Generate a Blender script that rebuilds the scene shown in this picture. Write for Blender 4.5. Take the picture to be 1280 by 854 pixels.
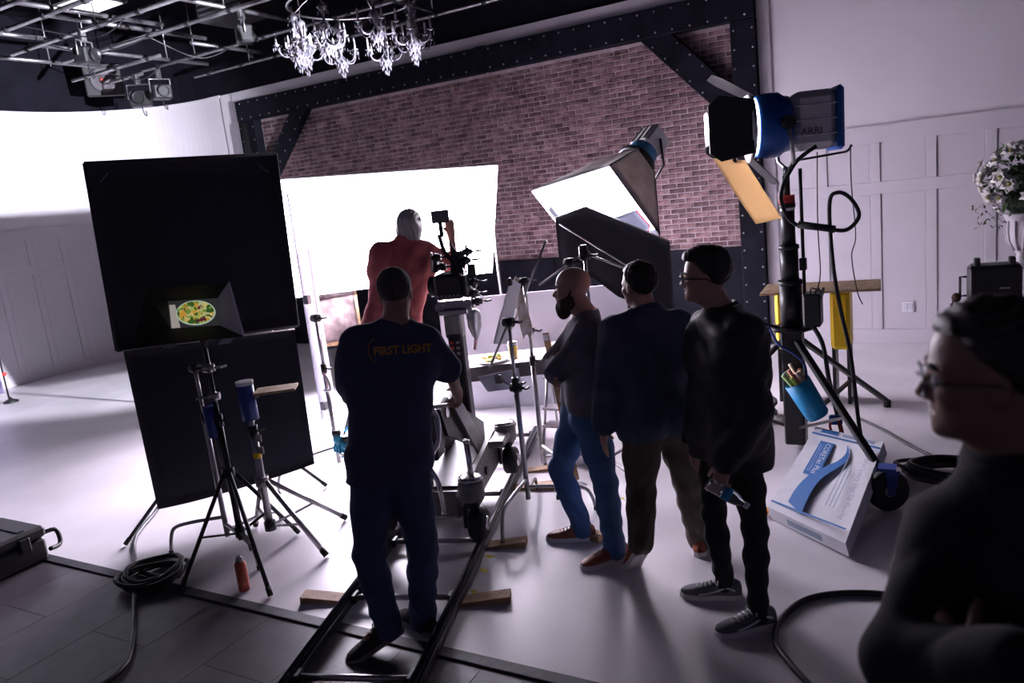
import bpy, bmesh, math, random
import numpy as np
from mathutils import Vector, Matrix
random.seed(7)
for _o in list(bpy.data.objects): bpy.data.objects.remove(_o)
SC = bpy.context.scene
COL = SC.collection

# ------------------------------------------------------------------ camera
cd = bpy.data.cameras.new('camera'); cam = bpy.data.objects.new('camera', cd); COL.objects.link(cam)
cd.sensor_width = 36.0; cd.lens = 36.0 * 950 / 1280; cd.clip_start = 0.05
cam.matrix_world = Matrix(((0.8725, 0.0025, 0.4887, 0), (0.4763, 0.2193, -0.8515, 0), (-0.1093, 0.9757, 0.1902, 2.15), (0, 0, 0, 1)))
cd.dof.use_dof = True; cd.dof.focus_distance = 5.2; cd.dof.aperture_fstop = 2.5
SC.camera = cam
# ------------------------------------------------------------------ world, exposure
w = bpy.data.worlds.new('world'); SC.world = w; w.use_nodes = True
w.node_tree.nodes['Background'].inputs[0].default_value = (0.56, 0.48, 0.80, 1)
w.node_tree.nodes['Background'].inputs[1].default_value = 0.07
vs = SC.view_settings
vs.view_transform = 'Standard'; vs.look = 'None'; vs.exposure = 0.45; vs.gamma = 1.0; vs.use_curve_mapping = False
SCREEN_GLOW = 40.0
SOFTBOX_GLOW = 34.0
SPOT_WATTS = 12000.0

# ------------------------------------------------------------------ materials
MATS = {}
def mat(name, col, rough=0.6, metal=0.0, var=0.0, vscale=8.0, bump=0.0, bscale=60.0, emit=None, estr=0.0, spec=0.5, trans=0.0, alpha=1.0, var2=None, perobj=0.0):
    if name in MATS: return MATS[name]
    m = bpy.data.materials.new(name); m.use_nodes = True
    nt = m.node_tree; b = nt.nodes['Principled BSDF']
    c = tuple(col) + (1,)
    b.inputs['Base Color'].default_value = c
    b.inputs['Roughness'].default_value = rough; b.inputs['Metallic'].default_value = metal
    b.inputs['Specular IOR Level'].default_value = spec
    b.inputs['Transmission Weight'].default_value = trans; b.inputs['Alpha'].default_value = alpha
    tc = nt.nodes.new('ShaderNodeTexCoord')
    src = None
    if var > 0:
        n = nt.nodes.new('ShaderNodeTexNoise'); n.inputs['Scale'].default_value = vscale; n.inputs['Detail'].default_value = 5
        nt.links.new(tc.outputs['Object'], n.inputs['Vector'])
        r = nt.nodes.new('ShaderNodeValToRGB')
        r.color_ramp.elements[0].position = 0.3; r.color_ramp.elements[1].position = 0.7
        lo = tuple(max(0, x * (1 - var)) for x in col); hi = tuple(min(1, x * (1 + var)) for x in col)
        if var2: hi = var2
        r.color_ramp.elements[0].color = lo + (1,); r.color_ramp.elements[1].color = tuple(hi) + (1,)
        nt.links.new(n.outputs['Fac'], r.inputs['Fac']); src = r.outputs['Color']
    if perobj > 0:
        oi = nt.nodes.new('ShaderNodeObjectInfo'); gi = nt.nodes.new('ShaderNodeNewGeometry')
        ad = nt.nodes.new('ShaderNodeMath'); ad.operation = 'ADD'
        nt.links.new(oi.outputs['Random'], ad.inputs[0]); nt.links.new(gi.outputs['Random Per Island'], ad.inputs[1])
        fr = nt.nodes.new('ShaderNodeMath'); fr.operation = 'FRACT'; nt.links.new(ad.outputs[0], fr.inputs[0])
        mr = nt.nodes.new('ShaderNodeMapRange'); mr.inputs['To Min'].default_value = 1 - perobj; mr.inputs['To Max'].default_value = 1 + perobj
        nt.links.new(fr.outputs[0], mr.inputs['Value'])
        hs = nt.nodes.new('ShaderNodeHueSaturation')
        nt.links.new(mr.outputs[0], hs.inputs['Value']); hs.inputs['Color'].default_value = c
        if src: nt.links.new(src, hs.inputs['Color'])
        src = hs.outputs['Color']
    if src: nt.links.new(src, b.inputs['Base Color'])
    if bump > 0:
        n2 = nt.nodes.new('ShaderNodeTexNoise'); n2.inputs['Scale'].default_value = bscale; n2.inputs['Detail'].default_value = 6
        nt.links.new(tc.outputs['Object'], n2.inputs['Vector'])
        bp = nt.nodes.new('ShaderNodeBump'); bp.inputs['Strength'].default_value = bump; bp.inputs['Distance'].default_value = 0.01
        nt.links.new(n2.outputs['Fac'], bp.inputs['Height']); nt.links.new(bp.outputs['Normal'], b.inputs['Normal'])
    if emit:
        b.inputs['Emission Color'].default_value = tuple(emit) + (1,); b.inputs['Emission Strength'].default_value = estr
    MATS[name] = m
    return m

M_white_floor = mat('white painted floor', (0.66, 0.63, 0.66), 0.38, var=0.12, vscale=1.3, bump=0.04, bscale=25)
M_plank = mat('dark grey vinyl plank', (0.070, 0.061, 0.072), 0.42, var=0.25, vscale=6, bump=0.08, bscale=40, perobj=0.16)
M_gap = mat('dark joint', (0.03, 0.027, 0.031), 0.9)
M_wall = mat('white wall paint', (0.65, 0.615, 0.65), 0.62, var=0.03, vscale=2, bump=0.03, bscale=90)
M_panelw = mat('white panelling paint', (0.56, 0.525, 0.565), 0.5, var=0.02, vscale=3)
M_blackwall = mat('black painted wall', (0.009, 0.0085, 0.013), 0.9, spec=0.05, var=0.2, vscale=4)
M_mortar = mat('pale mortar', (0.34, 0.27, 0.285), 0.95, var=0.3, vscale=9, bump=0.4, bscale=50)
M_brick = mat('whitewashed red brick', (0.105, 0.042, 0.042), 0.9, var=0.5, vscale=11, bump=0.5, bscale=45, var2=(0.25, 0.155, 0.16), perobj=0.4)
M_timber = mat('black timber', (0.009, 0.009, 0.014), 0.75, spec=0.06, var=0.3, vscale=5, bump=0.25, bscale=20)
M_bolt = mat('worn steel bolt', (0.3, 0.3, 0.33), 0.45, 0.9)
M_pipe = mat('galvanised pipe', (0.30, 0.29, 0.31), 0.35, 0.85, var=0.25, vscale=9)
M_black = mat('black metal', (0.016, 0.016, 0.018), 0.42, 0.2, var=0.2, vscale=14)
M_blackp = mat('black plastic', (0.014, 0.014, 0.016), 0.5, var=0.2, vscale=20)
M_rubber = mat('black rubber', (0.012, 0.012, 0.013), 0.7, bump=0.1, bscale=120)
M_chrome = mat('chrome steel', (0.62, 0.61, 0.62), 0.22, 1.0)
M_steel = mat('brushed steel', (0.42, 0.41, 0.42), 0.36, 0.95, var=0.15, vscale=20)
M_cloth = mat('black duvetyne cloth', (0.015, 0.016, 0.026), 0.95, bump=0.15, bscale=200)
M_cloth.node_tree.nodes['Principled BSDF'].inputs['Sheen Weight'].default_value = 0.08
M_bounce_glow = mat('bounce cloth with added glow', (0.9, 0.9, 0.95), 0.9, emit=(0.92, 0.83, 1.0), estr=SCREEN_GLOW)  # white bounce cloth; the light it reflects is put in as emission
M_soft = mat('lit softbox front cloth', (0.9, 0.9, 0.95), 0.9, emit=(0.96, 0.87, 1.0), estr=SOFTBOX_GLOW)
M_lens = mat('lit lamp lens', (0.9, 0.9, 1.0), 0.3, emit=(0.85, 0.88, 1.0), estr=40.0)
def translucent(m, col, fac):
    nt = m.node_tree; t = nt.nodes.new('ShaderNodeBsdfTranslucent'); t.inputs[0].default_value = tuple(col) + (1,); x = nt.nodes.new('ShaderNodeMixShader'); x.inputs[0].default_value = fac
    nt.links.new(nt.nodes['Principled BSDF'].outputs[0], x.inputs[1]); nt.links.new(t.outputs[0], x.inputs[2]); nt.links.new(x.outputs[0], nt.nodes['Material Output'].inputs[0]); return m
M_silk = translucent(mat('white diffusion silk', (0.85, 0.85, 0.9), 0.8), (0.9, 0.9, 0.95), 0.55)
M_foam = mat('white foam board', (0.78, 0.78, 0.82), 0.8)
M_foamg = mat('pale grey foam board', (0.6, 0.6, 0.66), 0.85)
M_dollyg = mat('grey hammered paint', (0.20, 0.185, 0.185), 0.42, 0.35, var=0.2, vscale=18, bump=0.15, bscale=150)
M_wood = mat('raw pine wood', (0.36, 0.21, 0.11), 0.7, var=0.35, vscale=14, bump=0.1, bscale=60)
M_osb = mat('tan plywood', (0.42, 0.29, 0.17), 0.8, var=0.3, vscale=22, bump=0.15, bscale=60)
M_yellow = mat('yellow plastic', (0.85, 0.56, 0.01), 0.45)
M_blue = mat('blue lamp paint', (0.01, 0.09, 0.38), 0.35, 0.1)
M_alu = mat('grey aluminium housing', (0.62, 0.61, 0.62), 0.4, 0.25)
M_bluep = mat('blue plastic', (0.02, 0.05, 0.25), 0.5)
M_cyan = mat('bright blue vinyl', (0.01, 0.28, 0.55), 0.5)
M_red = mat('red plastic', (0.55, 0.03, 0.03), 0.5)
M_canred = mat('orange red can paint', (0.5, 0.09, 0.05), 0.4)
M_whitep = mat('white plastic', (0.75, 0.75, 0.78), 0.5)
M_glass = mat('clear plastic', (0.85, 0.9, 0.95), 0.08, trans=0.9)
M_crystal = mat('cut crystal', (0.15, 0.14, 0.165), 0.14, 0.4, spec=0.8)
M_candle = mat('ivory candle sleeve', (0.45, 0.43, 0.47), 0.4)
M_cable = mat('black cable jacket', (0.013, 0.013, 0.016), 0.45)
M_tape = mat('yellow tape', (0.62, 0.5, 0.03), 0.7)

# ------------------------------------------------------------------ geometry helpers
def V(*a): return np.array(a, float)
def nrm(v): v = np.asarray(v, float); return v / (np.linalg.norm(v) + 1e-12)
def frame_from(axis):
    a = nrm(axis); h = V(0, 0, 1) if abs(a[2]) < 0.9 else V(1, 0, 0)
    u = nrm(np.cross(h, a)); v = np.cross(a, u); return u, v, a
class MB:
    def __init__(s): s.v = []; s.f = []; s.sm = []
    def add(s, verts, faces, smooth=False):
        o = len(s.v); s.v += [tuple(map(float, p)) for p in verts]
        s.f += [tuple(i + o for i in f) for f in faces]; s.sm += [smooth] * len(faces); return s
    def box(s, c, size, R=None, bev=0.0):
        c = np.asarray(c, float); h = np.asarray(size, float) / 2
        R = np.eye(3) if R is None else np.asarray(R, float)   # rows = local axes in world
        b = min(bev, 0.45 * h.min() * 2) if bev else 0
        if b <= 0:
            P = [c + R.T @ (h * V(x, y, z)) for x in (-1, 1) for y in (-1, 1) for z in (-1, 1)]
            return s.add(P, [(0, 1, 3, 2), (4, 6, 7, 5), (0, 4, 5, 1), (2, 3, 7, 6), (0, 2, 6, 4), (1, 5, 7, 3)])
        P = []
        for x in (-1, 1):
            for y in (-1, 1):
                for z in (-1, 1):
                    g = V(x, y, z)
                    for k in range(3):
                        q = h - b; q = q.copy(); q[k] = h[k]; P.append(c + R.T @ (q * g))
        i = lambda x, y, z, k: ((x > 0) * 4 + (y > 0) * 2 + (z > 0)) * 3 + k
        F = []
        F += [tuple(i(1, y, z, 0) for y, z in ((-1, -1), (1, -1), (1, 1), (-1, 1)))]
        F += [tuple(i(-1, y, z, 0) for y, z in ((-1, -1), (-1, 1), (1, 1), (1, -1)))]
        F += [tuple(i(x, 1, z, 1) for x, z in ((-1, -1), (-1, 1), (1, 1), (1, -1)))]
        F += [tuple(i(x, -1, z, 1) for x, z in ((-1, -1), (1, -1), (1, 1), (-1, 1)))]
        F += [tuple(i(x, y, 1, 2) for x, y in ((-1, -1), (1, -1), (1, 1), (-1, 1)))]
        F += [tuple(i(x, y, -1, 2) for x, y in ((-1, -1), (-1, 1), (1, 1), (1, -1)))]
        for a in (-1, 1):
            for d in (-1, 1):
                F.append((i(a, d, -1, 0), i(a, d, 1, 0), i(a, d, 1, 1), i(a, d, -1, 1)))
                F.append((i(a, -1, d, 0), i(a, 1, d, 0), i(a, 1, d, 2), i(a, -1, d, 2)))
                F.append((i(-1, a, d, 1), i(1, a, d, 1), i(1, a, d, 2), i(-1, a, d, 2)))
        for x in (-1, 1):
            for y in (-1, 1):
                for z in (-1, 1): F.append((i(x, y, z, 0), i(x, y, z, 1), i(x, y, z, 2)))
        return s.add(P, F)
    def bar(s, a, b, w, h, up=(0, 0, 1), bev=0.0):      # rectangular bar from a to b
        a = np.asarray(a, float); b = np.asarray(b, float); d = nrm(b - a)
        u = np.cross(up, d)
        if np.linalg.norm(u) < 1e-3: u = np.cross((1, 0, 0), d)
        u = nrm(u); v = np.cross(d, u)
        return s.box((a + b) / 2, (np.linalg.norm(b - a), w, h), np.stack([d, u, v]), bev)
    def tube(s, pts, r, n=8, caps=True, smooth=True, closed=False):
        P = [np.asarray(p, float) for p in pts]; N = len(P)
        R = [r] * N if np.isscalar(r) else list(r)
        u, v, _ = frame_from(P[1] - P[0]); V_ = []; F = []
        for i, p in enumerate(P):
            if closed: t = nrm(P[(i + 1) % N] - P[i - 1])
            else: t = nrm(P[min(i + 1, N - 1)] - P[max(i - 1, 0)])
            u = nrm(u - t * (u @ t)); v = np.cross(t, u)
            for k in range(n):
                a = 2 * math.pi * k / n; V_.append(p + R[i] * (math.cos(a) * u + math.sin(a) * v))
        for i in range(N if closed else N - 1):
            j = (i + 1) % N
            for k in range(n): F.append((i * n + k, i * n + (k + 1) % n, j * n + (k + 1) % n, j * n + k))
        s.add(V_, F, smooth)
        if caps and not closed:
            o = len(s.v) - len(V_)
            s.f += [tuple(o + k for k in reversed(range(n))), tuple(o + (N - 1) * n + k for k in range(n))]; s.sm += [False, False]
        return s
    def cyl(s, a, b, r, r2=None, n=14, smooth=True): return s.tube([a, b], [r, r if r2 is None else r2], n, True, smooth)
    def lathe(s, prof, o, axis=(0, 0, 1), n=16, smooth=True):
        u, v, a = frame_from(axis); o = np.asarray(o, float); Vv = []; F = []
        for (r, z) in prof:
            for k in range(n):
                t = 2 * math.pi * k / n; Vv.append(o + a * z + max(r, 1e-4) * (math.cos(t) * u + math.sin(t) * v))
        for i in range(len(prof) - 1):
            for k in range(n): F.append((i * n + k, i * n + (k + 1) % n, (i + 1) * n + (k + 1) % n, (i + 1) * n + k))
        F.append(tuple(reversed(range(n)))); F.append(tuple((len(prof) - 1) * n + k for k in range(n)))
        s.add(Vv, F, smooth); s.sm[-1] = s.sm[-2] = False; return s
    def sph(s, c, r, n=10, m=7, R=None):
        c = np.asarray(c, float); r = V(r, r, r) if np.isscalar(r) else np.asarray(r, float); R = np.eye(3) if R is None else R
        Vv = []; F = []
        for i in range(m + 1):
            ph = math.pi * i / m
            for k in range(n):
                t = 2 * math.pi * k / n
                Vv.append(c + R.T @ (r * V(math.sin(ph) * math.cos(t), math.sin(ph) * math.sin(t), math.cos(ph))))
        for i in range(m):
            for k in range(n): F.append((i * n + k, (i + 1) * n + k, (i + 1) * n + (k + 1) % n, i * n + (k + 1) % n))
        return s.add(Vv, F, True)
    def slab(s, poly, th):          # planar 3-D polygon given thickness along its normal (centred)
        P = [np.asarray(p, float) for p in poly]; nn = nrm(np.cross(P[1] - P[0], P[2] - P[0])) * th / 2; k = len(P)
        F = [tuple(range(k, 2 * k)), tuple(reversed(range(k)))] + [(i, (i + 1) % k, (i + 1) % k + k, i + k) for i in range(k)]
        return s.add([p - nn for p in P] + [p + nn for p in P], F)
    def sheet(s, fn, nu, nv, th=0.003, smooth=True):   # thick parametric sheet fn(u,v)
        G = np.array([[fn(i / nu, j / nv) for j in range(nv + 1)] for i in range(nu + 1)], float)
        du = np.gradient(G, axis=0); dv = np.gradient(G, axis=1); N = np.cross(du, dv); N /= np.linalg.norm(N, axis=2, keepdims=True) + 1e-12
        A = (G + N * th / 2).reshape(-1, 3); B = (G - N * th / 2).reshape(-1, 3); o = len(A); W = nv + 1; F = []
        for i in range(nu):
            for j in range(nv):
                a = i * W + j; F.append((a, a + W, a + W + 1, a + 1)); F.append((o + a, o + a + 1, o + a + W + 1, o + a + W))
        ring = [(i, 0) for i in range(nu + 1)] + [(nu, j) for j in range(1, nv + 1)] + [(i, nv) for i in range(nu - 1, -1, -1)] + [(0, j) for j in range(nv - 1, 0, -1)]
        for q in range(len(ring)):
            a = ring[q][0] * W + ring[q][1]; b = ring[(q + 1) % len(ring)]; b = b[0] * W + b[1]; F.append((a, b, o + b, o + a))
        return s.add(np.vstack([A, B]), F, smooth)
def spline(P, n=8, closed=False):
    P = [np.asarray(p, float) for p in P]; out = []; N = len(P)
    for i in range(N if closed else N - 1):
        g = (lambda k: P[k % N]) if closed else (lambda k: P[min(max(k, 0), N - 1)])
        a, b, c, d = g(i - 1), g(i), g(i + 1), g(i + 2)
        for t in np.linspace(0, 1, n, endpoint=False):
            out.append(0.5 * (2 * b + (c - a) * t + (2 * a - 5 * b + 4 * c - d) * t * t + (3 * b - a - 3 * c + d) * t ** 3))
    if not closed: out.append(P[-1])
    return out
ORG = {}
def _link(name, me, loc, parent):
    o = bpy.data.objects.new(name, me); COL.objects.link(o)
    if parent is not None: o.parent = parent
    else: o.location = tuple(loc)
    return o
def build(name, mb, m, parent=None, loc=None):
    """one mesh object; mb is in world metres, vertices are stored relative to the thing's base"""
    if parent is not None: loc = ORG[parent.name]
    elif loc is None:
        A = np.array(mb.v); loc = V((A[:, 0].min() + A[:, 0].max()) / 2, (A[:, 1].min() + A[:, 1].max()) / 2, A[:, 2].min())
    loc = np.asarray(loc, float)
    me = bpy.data.meshes.new(name); me.from_pydata([tuple(np.array(p) - loc) for p in mb.v], [], mb.f)
    me.polygons.foreach_set('use_smooth', mb.sm); me.materials.append(m); me.update()
    o = _link(name, me, loc, parent); ORG[o.name] = loc
    return o
def thing(name, label, cat, loc, group=None):
    o = bpy.data.objects.new(name, None); COL.objects.link(o); o.location = tuple(loc); o.empty_display_size = 0.1
    o['label'] = label; o['category'] = cat
    if group: o['group'] = group
    ORG[o.name] = np.asarray(loc, float); return o
def tag(o, label, cat, group=None):
    o['label'] = label; o['category'] = cat
    if group: o['group'] = group
    return o
def struct(o): o['kind'] = 'structure'; return o
def sempty(name, loc=(0, 0, 0)):
    o = bpy.data.objects.new(name, None); COL.objects.link(o); o.location = tuple(loc); ORG[o.name] = np.asarray(loc, float); o['kind'] = 'structure'; return o
def copyobj(src, parent, offset):
    c = src.copy(); COL.objects.link(c); c.parent = parent; c.location = tuple(offset); return c
def text_mb(txt, o, ux, uy, h, th=0.001, align='CENTER', spacing=1.0, warp=None, bold=0.0):
    """flat lettering: text laid at o along ux (reading direction) and uy (up), cap height about h"""
    cu = bpy.data.curves.new('t', 'FONT'); cu.body = txt; cu.align_x = align; cu.align_y = 'CENTER'; cu.size = h * 1.35; cu.resolution_u = 2; cu.space_character = spacing; cu.offset = bold * h
    ob = bpy.data.objects.new('t', cu); COL.objects.link(ob)
    bpy.context.view_layer.update()
    me = ob.to_mesh(); vs_ = [tuple(v.co) for v in me.vertices]; fs = [tuple(p.vertices) for p in me.polygons]
    ob.to_mesh_clear(); bpy.data.objects.remove(ob); bpy.data.curves.remove(cu)
    ux = nrm(ux); uy = nrm(uy); nn = np.cross(ux, uy); mb = MB()
    if warp: mb.add([warp(v[0], v[1]) for v in vs_], fs)
    else: mb.add([np.asarray(o, float) + ux * v[0] + uy * v[1] + nn * th for v in vs_], fs)
    return mb
# ================================================================== THE SETTING
YW = 9.51; XL = -12.95
b = MB(); b.box((-4.0, 6.18, -0.05), (20, 7.0, 0.10)); struct(build('floor', b, M_white_floor))
b = MB(); b.box((-4.0, 0.32, -0.06), (20, 4.72, 0.106)); pf = struct(build('floor', b, M_gap))
pl_me = []
for Ln in (0.918, 0.458):
    mb = MB(); mb.box((0, 0, -0.004), (0.458, Ln, 0.008), bev=0.001)
    me = bpy.data.meshes.new('plank'); me.from_pydata(mb.v, [], mb.f); me.materials.append(M_plank); pl_me.append(me)
for i in range(-9, 9):
    x = -3.47 + 0.46 * i; y = 2.625; first = True
    while y > 0.2:
        half = first and i % 2; L = 0.46 if half else 0.92; first = False
        o = bpy.data.objects.new('plank', pl_me[1 if half else 0]); COL.objects.link(o); o.parent = pf
        o.location = tuple(V(x, y - L / 2, 0.0) - ORG[pf.name]); y -= L
b = MB(); b.box((-3.5, 2.665, 0.004), (11, 0.075, 0.012), bev=0.004); struct(build('trim_1', b, mat('dark floor strip', (0.03, 0.03, 0.038), 0.6, var=0.4, vscale=30, bump=0.2)))

# ---- left wall with its rounded corner, followed along its length
CR = 2.0; CC = (XL + CR, YW - CR)
def lpath(s):
    """s=0 where the round corner begins on the left wall (negative = towards the camera)"""
    if s <= 0: return V(XL, CC[1] + s), V(1, 0)
    t = min(s / CR, math.pi / 2)
    p = V(CC[0] - CR * math.cos(t), CC[1] + CR * math.sin(t)); n = V(math.cos(t), -math.sin(t))
    if s > CR * math.pi / 2: p = p + V(s - CR * math.pi / 2, 0)
    return p, n
def lslab(mb, s0, s1, z0, z1, d0, d1, n=None):
    n = n or (1 if s1 <= 0 else max(1, int((s1 - max(s0, -.3)) / 0.12) + 1)); Vv = []; F = []
    for i in range(n + 1):
        p, nn = lpath(s0 + (s1 - s0) * i / n)
        for d, z in ((d0, z0), (d1, z0), (d1, z1), (d0, z1)): Vv.append((p[0] + nn[0] * d, p[1] + nn[1] * d, z))
    for i in range(n):
        a = i * 4; F += [(a + 0, a + 4, a + 5, a + 1), (a + 1, a + 5, a + 6, a + 2), (a + 2, a + 6, a + 7, a + 3), (a + 3, a + 7, a + 4, a + 0)]
    F += [(0, 1, 2, 3), tuple(n * 4 + k for k in (3, 2, 1, 0))]
    return mb.add(Vv, F)
SEND = CR * math.pi / 2
wl = MB(); lslab(wl, -6.5, 0, 0, 4.3, -0.15, 0); lslab(wl, 0, SEND + 0.35, 0, 4.3, -0.15, 0, 34); wl = struct(build('wall_left', wl, M_wall))
wu = MB(); lslab(wu, -6.5, 0, 4.3, 5.8, -0.15, -0.02); lslab(wu, 0, SEND + 17, 4.3, 5.8, -0.15, -0.02, 70); struct(build('wall_upper', wu, M_blackwall))
b = MB(); lslab(b, -6.5, 0, 4.27, 4.31, -0.02, 0.015); lslab(b, 0, SEND + 0.35, 4.27, 4.31, -0.02, 0.015, 34); struct(build('trim_2', b, M_wall))
def wains_left():
    e = wl; P = 0.545; s = -3.27 + 0.0
    for (z0, z1, nm) in ((0, 0.16, 'rail'), (1.70, 1.83, 'rail'), (2.26, 2.42, 'rail')):
        mb = MB(); lslab(mb, -6.0, 0, z0, z1, 0, 0.016); lslab(mb, 0, SEND + 0.3, z0, z1, 0, 0.016, 30); build(nm, mb, M_panelw, e)
    mb = MB(); lslab(mb, -6.0, 0, 2.42, 2.445, 0, 0.03); lslab(mb, 0, SEND + 0.3, 2.42, 2.445, 0, 0.03, 30); build('cap_rail', mb, M_panelw, e)
    s = -6.0 + 0.195
    while s < SEND + 0.3:
        for z0, z1 in ((0.16, 1.70), (1.83, 2.26)):
            mb = MB(); lslab(mb, s - 0.05, s + 0.05, z0, z1, 0, 0.016); build('stile', mb, M_panelw, e)
            mb = MB(); lslab(mb, s + 0.058, s + P - 0.058, z0 + 0.008, z1 - 0.008, 0, 0.006); build('panel', mb, M_panelw, e)
        s += P
wains_left()

# ---- back wall, brick inside a black timber frame
X0, X1, ZT = -9.77, -2.07, 3.80
b = MB()
b.box(((-10.62 - 10.17) / 2, YW + 0.075, 2.15), (0.45, 0.15, 4.3)); b.box(((-10.3 - 1.7) / 2, YW + 0.075, 4.215), (8.6, 0.15, 0.17))
b.box(((-1.80 + 6.0) / 2, YW + 0.075, 2.15), (7.8, 0.15, 4.3)); wb = struct(build('wall_back', b, M_wall))
for (z0, z1) in ((0, 0.16), (1.70, 1.83), (2.26, 2.42)):
    mb = MB(); mb.box((2.14, YW - 0.008, (z0 + z1) / 2), (7.6, 0.016, z1 - z0), bev=0.003); build('rail', mb, M_panelw, wb)
mb = MB(); mb.box((2.14, YW - 0.014, 2.432), (7.6, 0.03, 0.025)); build('cap_rail', mb, M_panelw, wb)
P = 0.545
for i in range(-2, 9):
    x = -0.60 + P * i
    for z0, z1 in ((0.16, 1.70), (1.83, 2.26)):
        mb = MB(); mb.box((x, YW - 0.008, (z0 + z1) / 2), (0.10, 0.016, z1 - z0), bev=0.003); build('stile', mb, M_panelw, wb)
        mb = MB(); mb.box((x + P / 2, YW - 0.003, (z0 + z1) / 2), (P - 0.116, 0.006, z1 - z0 - 0.016), bev=0.002); build('panel', mb, M_panelw, wb)
# white casing round the timber frame
mb = MB(); mb.box((-5.97, YW - 0.012, 4.215), (8.66, 0.024, 0.16), bev=0.003); build('casing', mb, M_panelw, wb)
mb = MB(); mb.box((-1.72, YW - 0.012, 2.07), (0.14, 0.024, 4.13), bev=0.003); build('casing', mb, M_panelw, wb)
mb = MB(); mb.box((-10.235, YW - 0.012, 2.07), (0.13, 0.024, 4.13), bev=0.003); build('casing', mb, M_panelw, wb)
# brick field
b = MB(); b.box(((X0 + X1) / 2, YW + 0.092, ZT / 2), (X1 - X0 + 0.1, 0.08, ZT + 0.1)); bw = struct(build('wall_brick', b, M_mortar))
YB = YW + 0.06; BW, BH, GJ = 0.186, 0.052, 0.0115
def brick_mb(c, L, sd):
    rr = random.Random(sd); mb = MB(); mb.box(c, (L, 0.03, BH), bev=0.006)
    mb.v = [(p[0] + rr.uniform(-.002, .002), p[1] + rr.uniform(-.003, .003), p[2] + rr.uniform(-.002, .002)) for p in mb.v]; return mb
bricks = []
z = 1.10 + BH / 2; row = 0
while z < ZT - 0.01:
    x = X0 - ((BW + GJ) / 2 if row % 2 else 0.0)
    while x < X1:
        L = BW; a, c = max(x, X0), min(x + L, X1)
        if c - a > 0.05: bricks.append(((a + c) / 2, z, c - a))
        x += BW + GJ
    z += BH + GJ; row += 1
camp = V(0, 0, 2.15)
# where timber, screen and softbox hide the field, a brick does not count among the largest in view
def seen(x, z): return z > 1.35 and not (x > -3.2 and z > 2.9 + (-2.2 - x) * 0.9 and x < -2.2 and False)
order = sorted([q for q in bricks if seen(q[0], q[1]) and q[2] > 0.15], key=lambda q: (q[0] - camp[0]) ** 2 + YW ** 2 + (q[1] - camp[2]) ** 2)
single = set(order[:300])
bm_data = []
for k in range(5):
    mb = brick_mb((0, 0, 0), BW, k); me = bpy.data.meshes.new('brick'); me.from_pydata(mb.v, [], mb.f); me.materials.append(M_brick); bm_data.append(me)
rest = MB()
for k, q in enumerate(bricks):
    jy = random.uniform(-.005, .004)
    if q in single and abs(q[2] - BW) < 1e-6:
        o = bpy.data.objects.new('brick', bm_data[k % 5]); COL.objects.link(o); o.parent = bw; o.location = tuple(V(q[0], YB + jy, q[1]) - ORG[bw.name])
    else: m2 = brick_mb((q[0], YB + jy, q[1]), q[2], k); rest.add(m2.v, m2.f)
o = build('brick', rest, M_brick, bw); o['kind'] = 'stuff'
# black boards along the foot of the brick
for i in range(6):
    w_ = (X1 - X0) / 6; mb = MB(); mb.box((X0 + w_ * (i + .5), YW + 0.015, 0.605), (w_ - 0.008, 0.05, 1.21), bev=0.004); build('panel', mb, M_timber, bw)
# timber frame
fr = sempty('trim_3', (X0, YW, 0)); YF = YW - 0.03
def timber(nm, a, b_, wd, dp=0.16):
    mb = MB(); mb.bar(a, b_, wd, dp, up=(0, 1, 0), bev=0.012); o = build(nm, mb, M_timber, fr)
    d = nrm(np.asarray(b_, float) - a); L = np.linalg.norm(np.asarray(b_, float) - a); sd = np.cross(d, (0, 1, 0)); mb = MB(); k = 0.12
    while k < L - 0.05:
        for q in (-1, 1):
            c = np.asarray(a, float) + d * k + sd * q * wd * 0.36 + V(0, -dp / 2, 0); mb.lathe([(0.0, 0.008), (0.011, 0.006), (0.013, 0)], c, (0, -1, 0), 6)
        k += 0.21
    bo = build('bolts', mb, M_bolt, o); bo['kind'] = 'stuff'
timber('beam', (-10.17, YF, 3.965), (-5.4, YF, 3.965), 0.33); timber('beam', (-5.38, YF, 3.965), (-1.79, YF, 3.965), 0.33)
timber('post', (-9.97, YF, 0), (-9.97, YF, 3.80), 0.38); timber('post', (-1.93, YF, 0), (-1.93, YF, 3.80), 0.29)
timber('brace', (-9.66, YF, 2.90), (-8.72, YF, 3.90), 0.27, 0.13); timber('brace', (-1.98, YF, 2.75), (-3.05, YF, 3.90), 0.30, 0.13)
mb = MB(); mb.box((-5.39, YF - 0.085, 3.965), (0.14, 0.02, 0.34)); build('joint_plate', mb, M_timber, fr)
mb = MB(); mb.tube([(-9.97, YF - 0.13, 0.1), (-9.97, YF - 0.13, 3.75)], 0.05, 12); build('conduit', mb, M_black, fr)
# wall outlet
ol = thing('wall_outlet', 'white double socket plate on the right-hand panelling', 'outlet', (-0.29, YW - 0.01, 0.36))
mb = MB(); mb.box((-0.29, YW - 0.013, 0.42), (0.12, 0.012, 0.12), bev=0.003); build('plate', mb, M_whitep, ol)
for dx in (-.027, .027):
    mb = MB(); mb.box((-0.29 + dx, YW - 0.021, 0.42), (0.036, 0.006, 0.07), bev=0.002); build('socket', mb, M_foamg, ol)
# ceiling
b = MB(); b.box((-4, 3.5, 5.85), (20, 13, 0.1)); struct(build('ceiling', b, M_blackwall))
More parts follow.
